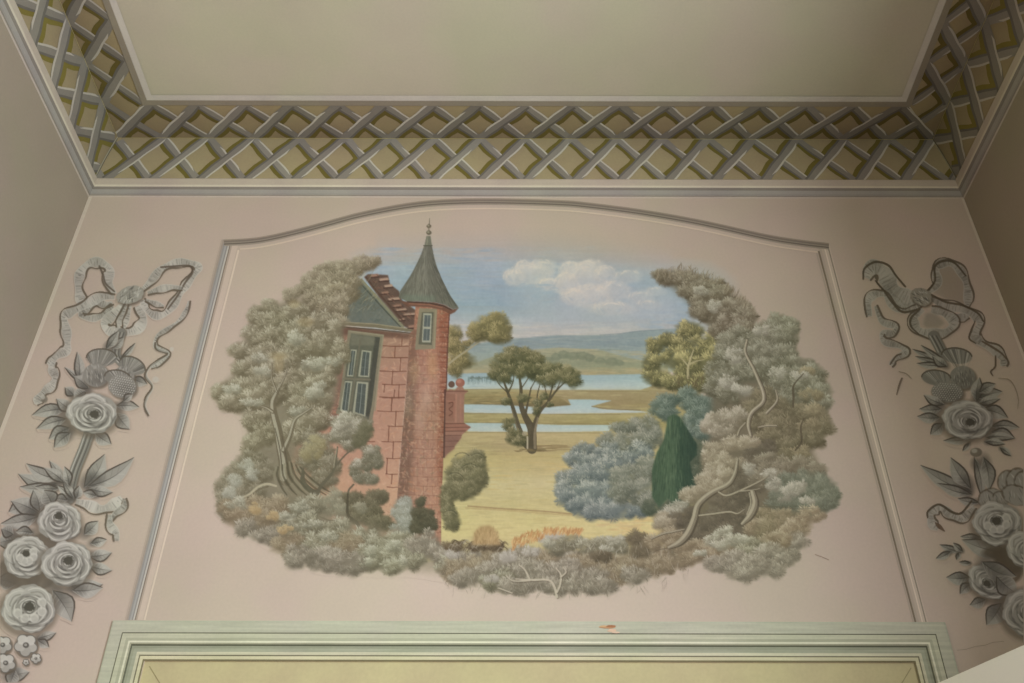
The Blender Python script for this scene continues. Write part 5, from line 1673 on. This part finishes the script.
        if cup:
            for e in (-1.0, -.2, .6, 1.3, 2.0):
                p = (hx + rx * cup * math.cos(e + .6), hy + ry * cup * math.sin(e + .6))
                cv.ell(p[0], p[1], rx * .17, ry * .2, s.t(GH), .85, 1.2, e)
                cv.ell(p[0] + .5, p[1] + .8, rx * .12, ry * .13, s.t(GL), .5, 1.2, e, own=2)

    def thistle(s, F, fan, body, frx, fry, brx, bry, tilt=0, dots=True):
        s.part('thistle')
        cv = s.cv
        fx, fy = F([fan])[0][:2]
        bx, by = F([body])[0][:2]
        k = F.scale
        frx, fry, brx, bry = frx / k, fry / k, brx / k, bry / k
        cv.ell(bx + 1.2, by + 1.6, brx * 1.06, bry * 1.08, s.t((100, 90, 76)), .7, 2.2, tilt, own=2)
        cv.ell(fx, fy, frx, fry, s.t(GM), .95, 1.0, tilt)
        for i in range(46):
            t = PR.uniform(-1, 1)
            u = frx * t
            e = -fry * math.sqrt(max(0, 1 - t * t)) * .95
            a = (fx + u * math.cos(tilt) - e * math.sin(tilt), fy + u * math.sin(tilt) + e * math.cos(tilt))
            cv.line([mixc(a, (bx, by), .05) + (.45,), mixc(a, (bx, by), PR.uniform(.4, .75)) + (.3,)], s.t(PR.choice([GH, GL, GD, GM])), .4, .55, own=2)
        arc = [(fx + frx * math.cos(e) * math.cos(tilt) - fry * math.sin(e) * math.sin(tilt), fy + frx * math.cos(e) * math.sin(tilt) + fry * math.sin(e) * math.cos(tilt), .8) for e in [3.1 + .3 * i for i in range(11)]]
        cv.curve(arc, s.t((88, 80, 68)), .8, .8)
        cv.ell(bx, by, brx, bry, s.t(mixc(GM, GL, .3)), .96, 1.0, tilt)
        cv.ell(bx + brx * .3, by + bry * .35, brx * .7, bry * .6, s.t(GD), .4, bry * .6, tilt, own=2)
        if dots:
            for i in range(-6, 7):
                for j in range(-5, 6):
                    u, v = (i + .5 * (j % 2)) / 6.2, j / 5.2
                    if u * u + v * v > .85: continue
                    x, y = bx + brx * u * math.cos(tilt) - bry * v * math.sin(tilt), by + brx * u * math.sin(tilt) + bry * v * math.cos(tilt)
                    cv.dab(x, y, .85, .65, -.8, s.t(GH), .75, own=2)
                    cv.dab(x + .8, y + .7, .7, .4, -.8, s.t(GD), .55, own=2)
        else:
            for i in range(50):
                a, rr = PR.uniform(0, 6.28), math.sqrt(PR.random()) * .9
                cv.dab(bx + brx * rr * math.cos(a), by + bry * rr * math.sin(a), 2.4, .5, 1.3 + tilt, s.t(PR.choice([GH, GL, GD])), .5, own=2)

    def floret(s, F, c, r):
        s.part('small_flower')
        x, y = F([c])[0][:2]
        r = r / F.scale
        cv = s.cv
        cv.ell(x + .8, y + 1.4, r * 1.05, r * 1.05, s.t((96, 86, 72)), .75, 2.0, own=2)
        for k in range(5):
            a = k * 1.257 + .4
            px, py = x + r * .55 * math.cos(a), y + r * .55 * math.sin(a)
            cv.ell(px, py, r * .48, r * .44, s.t(mixc(GL, GH, .5 - .5 * math.sin(a))), .95, .9)
            arc = [(px + r * .46 * math.cos(a + e), py + r * .42 * math.sin(a + e), .45) for e in (-1.4, -.8, -.2, .4, 1.0, 1.5)]
            cv.curve(arc, s.t(GD), .5, .7)
        cv.ell(x, y, r * .26, r * .24, s.t(GD), .9, 1.0)
        cv.ell(x - .3, y - .3, r * .13, r * .12, s.t(GL), .9, .6, own=2)

    def stem(s, F, pts, w):
        s.part('stem')
        P = smooth(F(pts))
        k = F.scale
        s.cv.line([(p[0] + .9, p[1] + .6, w / k * .55) for p in P], s.t((96, 86, 72)), 1, .7, 1.5)
        s.cv.line([(p[0], p[1], w / k * .5) for p in P], s.t(GM), 1, .95, .8)
        for o, c in ((-.34, GH), (-.12, GD), (.08, GL), (.3, GD), (.44, GM)):
            s.cv.line([(p[0] + o * w / k, p[1], .5) for p in P], s.t(c), .5, .8, .5, own=2)

    def finish(s, root):
        order = {}
        for i, (n, l) in s.parts.items(): order[i] = (n, root, l)
        canvas_objects(s.cv, order, M_mural, flat_wall, lift=.0012)


def FS(x0, y0, sc_):
    f = lambda pts: [(x0 + p[0] / sc_, y0 + p[1] / sc_) + tuple(p[2:]) for p in pts]

    class G:
        scale = sc_

        def __call__(self, pts): return f(pts)
    return G()


# ---------------- left garland
g = Garland(0, 252, 212, 683)
A, B, C, Dd, E = FS(30, 250, 5.69), FS(30, 340, 6.83), FS(0, 430, 6.83), FS(0, 500, 7.59), FS(0, 580, 6.63)
g.part('ribbon_bow')
g.ribbon(A, [(905, 290), (890, 340), (850, 400), (790, 445), (725, 490), (715, 550), (790, 590), (740, 640), (690, 672)], 22, -1, True, .4)
g.ribbon(B, [(860, 20), (868, 60), (945, 92), (880, 140), (815, 190), (792, 250), (838, 318), (800, 390), (785, 450), (812, 512)], 13, 1, False, .1)
g.cv.ell(*B([(968, 62)])[0], 2.2, 2.2, (186, 180, 170), .6, 1.2)
g.cv.ell(*B([(858, 270)])[0], 3.5, 3, (180, 174, 164), .6, 1.6)
g.ribbon(A, [(480, 250), (445, 180), (452, 110), (400, 72), (335, 78), (288, 130), (275, 200), (285, 270), (300, 310)], 48, -1, True, .6)
g.cv.curve(A([(395, 92, 1.0), (415, 140, 1.1), (430, 190, 1.0), (480, 236, .8)]), (88, 78, 66), 1, .8)
g.ribbon(A, [(470, 300), (430, 310), (380, 300), (330, 330), (290, 370), (350, 388), (410, 372), (470, 318)], 34, -1, True, .35)
g.ribbon(A, [(480, 268), (400, 268), (320, 310), (230, 355), (195, 385), (205, 450), (212, 520), (205, 570), (150, 605), (105, 655)], 46, 1, True, .6)
g.ribbon(B, [(165, 150), (150, 190), (172, 250), (150, 310), (100, 350), (60, 400), (42, 440)], 52, -1, True, .55)
g.cv.ell(*B([(98, 405)])[0], 3.4, 3.6, (112, 104, 92), .85, 1.5)
g.cv.ell(*B([(88, 390)])[0], 2.2, 2.4, (178, 172, 160), .7, 1.2)
g.ribbon(A, [(530, 310), (470, 370), (425, 420), (455, 460), (540, 470), (610, 450), (645, 390), (610, 320)], 50, -1, True, .75)
g.ribbon(A, [(545, 315), (520, 380), (500, 440)], 30, 1, True, .5)
g.ribbon(A, [(570, 315), (555, 380), (535, 445)], 26, 1, True, .7)
g.ribbon(A, [(640, 225), (690, 175), (745, 110), (820, 76), (900, 72), (955, 92), (940, 130), (895, 190), (860, 240), (820, 305), (770, 360), (715, 372), (665, 340), (640, 285)], 40, 1, True, .62)
g.cv.curve(A([(745, 98, .9), (830, 92, 1), (910, 92, 1.1), (922, 130, 1.3), (880, 190, 1.0), (840, 260, 1.0), (785, 335, .9)]), (86, 74, 62), 1, .8)
g.ribbon(A, [(670, 245), (730, 225), (800, 212), (865, 218)], 34, 1, True, .5)
g.ribbon(A, [(660, 285), (700, 300), (760, 320)], 26, 1, True, .4)
x_, y_ = A([(570, 255)])[0]
g.cv.ell(x_ + .8, y_ + 1.6, 14.5, 9.2, (92, 82, 70), .75, 2.4, -.28)
g.cv.ell(x_, y_, 14, 8.6, (150, 145, 133), .97, 1.0, -.28, rough=.06, seed=2)
for i in range(60):
    a, r_ = PR.uniform(0, 6.28), math.sqrt(PR.random()) * .9
    g.cv.dab(x_ + 13 * r_ * math.cos(a), y_ + 8 * r_ * math.sin(a) - 3.5 * r_ * math.cos(a), 3, .6, -1.0 + PR.gauss(0, .3), PR.choice([GD, GH, GH, GM]), .6, own=2)
g.stem(A, [(520, 470), (500, 530), (490, 600), (520, 640)], 50)
for bt_ in (((300, 380), (240, 325), 70), ((345, 290), (236, 186), 34), ((335, 285), (322, 82), 70), ((620, 130), (720, 20), 34)):
    g.leaf(B, bt_[0], bt_[1], bt_[2], .1, -1, .5)
for bt_ in (((400, 330), (300, 250), 90), ((380, 350), (300, 400), 80), ((700, 260), (800, 300), 70), ((560, 60), (640, -20), 60), ((520, 60), (600, -60), 60)):
    g.leaf(B, bt_[0], bt_[1], bt_[2], .1, -1, .35)
g.thistle(B, (490, 120), (450, 240), 104, 60, 88, 80, .05, False)
g.thistle(B, (700, 175), (640, 250), 92, 56, 74, 72, .45, False)
g.thistle(B, (600, 260), (630, 315), 92, 54, 96, 80, .2, True)
for bt_ in (((250, 470), (15, 512), 90, 1), ((250, 540), (45, 606), 80, 1), ((270, 600), (130, 676), 90, 1), ((290, 480), (180, 402), 80, -1), ((590, 450), (745, 458), 70, -1), ((590, 500), (680, 610), 100, 1), ((640, 420), (700, 370), 50, -1)):
    g.leaf(B, bt_[0], bt_[1], bt_[2], .08 * bt_[3], bt_[3], .55)
g.stem(C, [(605, 30), (570, 130), (510, 280), (480, 400), (470, 470)], 72)
g.leaf(C, (480, 20), (370, 120), 90, .1, 1, .5)
g.leaf(C, (650, 20), (760, 95), 90, .1, -1, .6)
g.rose(B, (425, 500), 178, 138, .02, (.08, .05), 1)
for bt_ in (((390, 360), (125, 300), 100, -.2, -1), ((390, 380), (135, 388), 80, -.15, 1), ((400, 400), (240, 388), 60, -.1, 1), ((430, 360), (338, 210), 60, .1, -1), ((480, 470), (395, 380), 50, .1, 1), ((500, 470), (430, 360), 50, .1, -1),
            ((575, 390), (715, 165), 120, .16, -1), ((600, 385), (915, 188), 110, .2, -1), ((610, 400), (770, 425), 70, .1, 1), ((660, 450), (565, 425), 56, 0, 1),
            ((420, 330), (180, 230), 90, -.22, 1), ((440, 360), (300, 260), 70, .1, -1), ((470, 380), (440, 250), 60, .1, 1), ((460, 480), (370, 470), 70, .1, 1), ((520, 470), (540, 380), 60, .1, -1), ((180, 520), (60, 560), 90, .1, 1),
            ((265, 570), (75, 485), 120, .1, -1), ((265, 590), (5, 640), 100, -.1, 1), ((270, 560), (228, 410), 110, .15, -1), ((360, 520), (300, 410), 120, .1, 1)):
    g.leaf(C, bt_[0], bt_[1], bt_[2], bt_[3], bt_[4], .55)
g.part('ribbon_tail')
g.ribbon(C, [(520, 490), (600, 510), (680, 540), (760, 520), (830, 460)], 62, 1, True, .7)
g.ribbon(C, [(850, 470), (850, 520), (790, 570), (750, 620)], 40, -1, True, .2)
g.ribbon(Dd, [(830, 110), (835, 190), (880, 250), (885, 310)], 56, 1, True, .5)
for bt_ in (((640, 260), (745, 160), 100, -1, .8), ((690, 330), (810, 300), 70, -1, .8), ((680, 430), (848, 400), 90, 1, .8), ((680, 500), (850, 535), 90, 1, .8), ((540, 650), (780, 640), 110, 1, .6), ((130, 300), (-20, 330), 130, -1, .4), ((100, 260), (10, 220), 100, -1, .4), ((250, 250), (120, 240), 80, 1, .3),
            ((120, 640), (-20, 600), 130, 1, .5)):
    g.leaf(Dd, bt_[0], bt_[1], bt_[2], .08, bt_[3], bt_[4])
for p_ in ((330, 330, 120, 80), (60, 560, 90, 110), (300, 590, 120, 90), (180, 320, 90, 60), (190, 600, 120, 70)):
    g.cv.ell(*Dd([p_[:2]])[0], p_[2] / 7.59, p_[3] / 7.59, (96, 88, 76), .8, 3, own=2)
g.rose(Dd, (450, 165), 170, 150, .1, (-.02, -.3), 3)
g.rose(Dd, (200, 435), 182, 158, -.15, (.0, -.15), 5, .32)
g.rose(Dd, (508, 485), 200, 172, -.1, (.05, -.15), 7)
g.leaf(E, (350, 70), (475, 275), 150, -.1, -1, .5)
g.leaf(E, (480, 70), (680, 50), 100, .1, -1, .6)
g.leaf(E, (250, 390), (372, 350), 60, 0, 1, .7)
g.leaf(E, (250, 400), (325, 445), 60, 0, -1, .7)
g.leaf(E, (40, 640), (195, 610), 90, 0, 1, .6)
g.leaf(E, (100, 600), (60, 700), 90, 0, 1, .6)
g.rose(E, (190, 190), 182, 160, -.05, (.02, -.08), 9, .5)
g.floret(E, (18, 430), 62)
g.floret(E, (172, 432), 78)
g.floret(E, (38, 550), 66)
g.floret(E, (238, 520), 36)
g.floret(E, (172, 546), 22)
lg = empty('painted_garland', (-1.0, D, 2.6), 'brighter grey painted garland of roses, thistles and ribbon bow on the left of the mural', 'painted garland', 'grey painted garlands flanking the mural')
g.finish(lg)

# ---------------- right garland
g = Garland(856, 252, 1023.9, 664, .95)
A, B, C, Dd, E = FS(850, 250, 5.885), FS(874, 340, 6.83), FS(904, 430, 8.53), FS(904, 500, 8.53), FS(874, 560, 5.553)
g.part('ribbon_bow')
g.ribbon(A, [(150, 330), (190, 420), (270, 450), (250, 490), (190, 490), (205, 540), (290, 565), (330, 600), (265, 640), (240, 680)], 34, -1, True, .45)
g.ribbon(A, [(220, 260), (150, 260), (108, 300), (115, 390)], 44, 1, True, .5)
g.cv.curve(B([(185, 95, .7), (150, 110, .9), (112, 165, .8)]), (84, 72, 58), 1, .85)
g.cv.curve(B([(190, 262, 1.1), (172, 310, 1.2), (155, 372, .7)]), (96, 84, 70), 1, .8)
g.cv.curve(B([(170, 215, .5), (220, 230, .5), (255, 262, .4)]), (104, 92, 76), 1, .6)
g.ribbon(A, [(205, 215), (235, 290), (300, 345), (370, 345), (420, 320)], 56, -1, True, .4)
g.ribbon(A, [(95, 165), (118, 118), (165, 108), (210, 145), (245, 215), (305, 270), (390, 300)], 88, 1, True, .45)
g.cv.curve(A([(78, 170, 1), (85, 110, 1.1), (150, 70, 1.2), (225, 90, 1.2), (270, 150, 1.0), (325, 215, 1.0)]), (80, 70, 56), 1, .85)
g.cv.curve(A([(150, 180, .8), (200, 240, 1.0), (250, 310, 1.1), (310, 365, 1.2), (390, 352, 1.0)]), (80, 70, 56), 1, .8)
g.cv.poly(A([(500, 95), (560, 68), (640, 95), (690, 170), (712, 260), (705, 330), (640, 310), (560, 290), (500, 260), (480, 240), (510, 180)]), mixc(GM, (128, 114, 98), .5), .5, 1.5)
g.cv.poly(A([(540, 130), (600, 125), (655, 180), (665, 300), (560, 280), (535, 220)]), (150, 136, 118), .45, 1.5)
g.ribbon(A, [(465, 250), (515, 200), (505, 130), (520, 90), (580, 75), (640, 110), (680, 180), (695, 260), (690, 340)], 44, -1, True, .4)
g.cv.curve(A([(465, 235, 1), (500, 180, 1), (500, 95, 1.2), (560, 62, 1.3), (620, 80, 1), (680, 150, .8)]), (80, 70, 56), 1, .85)
g.ribbon(A, [(590, 380), (640, 395), (700, 390)], 40, 1, True, .4)
g.ribbon(A, [(470, 285), (560, 325), (650, 345), (735, 385), (765, 430), (735, 500), (780, 550), (855, 590), (900, 640), (905, 683)], 48, -1, True, .45)
g.cv.curve(A([(480, 262, .8), (560, 305, 1.1), (660, 325, 1.1), (750, 370, 1.0), (785, 420, .8)]), (80, 70, 56), 1, .8)
g.cv.curve(A([(735, 420, .7), (715, 470, 1.2), (702, 520, 1.0), (740, 550, .6)]), (80, 70, 56), 1, .8)
g.cv.curve(B([(740, 10, .8), (810, 50, 1.2), (870, 90, .9), (905, 130, .6)]), (90, 76, 60), 1, .8)
g.cv.curve(B([(830, 110, .8), (828, 180, 1.1), (798, 215, .9), (812, 245, .5)]), (84, 72, 58), 1, .85)
g.cv.curve(B([(850, 260, .4), (920, 270, .6), (960, 320, .5), (985, 400, .5), (980, 470, .4)]), (122, 106, 88), 1, .6)
g.ribbon(A, [(430, 350), (375, 400), (395, 465), (470, 490), (560, 485), (612, 430), (560, 375), (480, 350)], 50, 1, True, .5)
g.cv.poly(A([(430, 440), (445, 370), (500, 370), (560, 430), (520, 460), (450, 460)]), (126, 120, 107), .55, 1.4)
g.cv.curve(A([(410, 350, 1), (360, 400, 1.2), (360, 450, 1.0), (405, 495, .6)]), (80, 70, 56), 1, .8)
x_, y_ = A([(420, 275)])[0]
g.cv.ell(x_ + .8, y_ + 1.4, 11.5, 9, (84, 74, 60), .75, 2.2, .5)
g.cv.ell(x_, y_, 11, 8.2, (140, 134, 120), .97, 1.0, .5, rough=.06, seed=2)
for i in range(46):
    a, r_ = PR.uniform(0, 6.28), math.sqrt(PR.random()) * .9
    g.cv.dab(x_ + 10 * r_ * math.cos(a), y_ + 8 * r_ * math.sin(a), 3, .6, .7 + PR.gauss(0, .3), PR.choice([GD, GH, GL, GM]), .6, own=2)
g.stem(A, [(490, 505), (515, 550), (540, 600)], 60)
for bt_ in (((480, 150), (262, 62), 44, 1), ((470, 160), (282, 112), 40, 1), ((470, 170), (292, 160), 44, 1), ((490, 150), (320, 35), 40, 1), ((500, 180), (400, 110), 60, -1)):
    g.leaf(B, bt_[0], bt_[1], bt_[2], -.1, bt_[3], .5)
g.thistle(B, (565, 108), (605, 255), 104, 54, 88, 78, .12, False)
g.thistle(B, (425, 258), (500, 355), 100, 52, 108, 70, .1, True)
for bt_ in (((700, 420), (722, 255), 80, 1), ((720, 400), (875, 352), 80, -1), ((720, 360), (830, 300), 70, -1), ((710, 440), (862, 402), 60, 1), ((740, 470), (915, 532), 90, -1), ((800, 590), (992, 598), 70, -1), ((800, 630), (962, 672), 80, -1),
            ((480, 440), (340, 376), 60, -1), ((460, 470), (310, 472), 70, 1), ((450, 530), (295, 522), 70, 1), ((470, 570), (385, 645), 80, 1)):
    g.leaf(B, bt_[0], bt_[1], bt_[2], -.1, bt_[3], .5)
for bt_ in (((600, 60), (335, 92), 70, 1), ((700, 60), (945, 72), 70, 1), ((690, 100), (862, 120), 60, 1), ((820, 150), (915, 222), 50, 1), ((560, 110), (500, 180), 40, 1)):
    g.leaf(C, bt_[0], bt_[1], bt_[2], -.1, bt_[3], .5)
g.rose(B, (640, 545), 174, 134, .1, (.1, .12), 11)
g.part('stem')
g.cv.ell(*C([(615, 190)])[0], 6, 4.6, (112, 104, 90), .95, 1.0)
g.cv.ell(*C([(600, 178)])[0], 3, 2.2, (168, 162, 148), .8, 1.2)
for bt_ in (((600, 235), (665, 590), 86, 1), ((680, 235), (725, 520), 120, -1), ((575, 530), (140, 300), 120, 1), ((570, 500), (398, 235), 130, 1), ((580, 550), (285, 455), 90, 1), ((640, 620), (460, 585), 70, 1)):
    g.leaf(C, bt_[0], bt_[1], bt_[2], -.12, bt_[3], .45)
g.part('flower_bud')
for i, (px, py, rx_, ry_) in enumerate(((880, 440, 75, 90), (960, 430, 80, 100), (1040, 440, 90, 90), (760, 580, 90, 75), (820, 600, 70, 70), (700, 590, 60, 70), (960, 560, 120, 80))):
    x_, y_ = C([(px, py)])[0]
    g.cv.ell(x_ - .5, y_ - .6, rx_ / 8.53 * 1.08, ry_ / 8.53 * 1.08, (84, 74, 60), .75, 1.5, .3)
    g.cv.ell(x_, y_, rx_ / 8.53, ry_ / 8.53, mixc(GM, GL, .55), .95, 1.2, .3, rough=.08, seed=i)
    for k in range(10):
        g.cv.dab(x_ + PR.uniform(-.6, .6) * rx_ / 8.53, y_ + PR.uniform(-.6, .6) * ry_ / 8.53, 4, .6, 1.2 + PR.gauss(0, .2), PR.choice([GH, GD, GL]), .45, own=2)
g.part('ribbon_tail')
g.ribbon(Dd, [(600, 60), (540, 120), (480, 160), (400, 125), (330, 75), (280, 75), (232, 120), (240, 200), (290, 250)], 66, -1, True, .45)
g.cv.curve(Dd([(575, 10, .9), (520, 80, 1.2), (470, 118, 1.3), (400, 98, 1.2), (330, 50, 1.2), (280, 40, 1.2), (205, 95, 1.2), (200, 150, .8)]), (78, 68, 54), 1, .85)
g.cv.curve(Dd([(270, 195, .8), (300, 225, 2.2), (345, 265, .6)]), (96, 78, 62), 1, .85)
for bt_ in (((650, 320), (482, 312), 70, 1), ((880, 450), (495, 340), 150, 1), ((480, 440), (305, 382), 60, 1), ((400, 440), (272, 500), 60, 1), ((500, 440), (420, 366), 50, 1), ((470, 450), (450, 510), 40, 1), ((570, 540), (470, 530), 40, 1), ((560, 660), (362, 660), 110, 1)):
    g.leaf(Dd, bt_[0], bt_[1], bt_[2], -.1, bt_[3], .45)
g.leaf(E, (540, 130), (478, 188), 56, .1, 1, .45)
g.leaf(E, (620, 220), (532, 250), 60, -.1, 1, .45)
g.leaf(E, (710, 240), (625, 360), 110, -.1, 1, .5)
for p_ in ((860, 470, 110, 70), (900, 540, 130, 90), (880, 620, 130, 100), (780, 450, 110, 50)):
    g.cv.ell(*Dd([p_[:2]])[0], p_[2] / 8.53, p_[3] / 8.53, (88, 78, 64), .85, 3, own=2)
g.rose(Dd, (800, 200), 212, 184, .15, (-.05, -.12), 13, .42)
g.rose(Dd, (1075, 430), 200, 170, .2, (.1, 0), 15)
g.rose(E, (640, 120), 124, 92, .5, (-.1, .12), 17)
g.leaf(E, (600, 10), (790, 90), 100, .2, -1, .4)
g.leaf(E, (680, 90), (800, 190), 110, .1, 1, .5)
g.rose(E, (860, 290), 150, 135, .3, (.05, -.1), 19)
rg = empty('painted_garland', (1.05, D, 2.6), 'dimmer grey painted garland of roses, thistles and ribbon bow on the right of the mural', 'painted garland', 'grey painted garlands flanking the mural')
g.finish(rg)
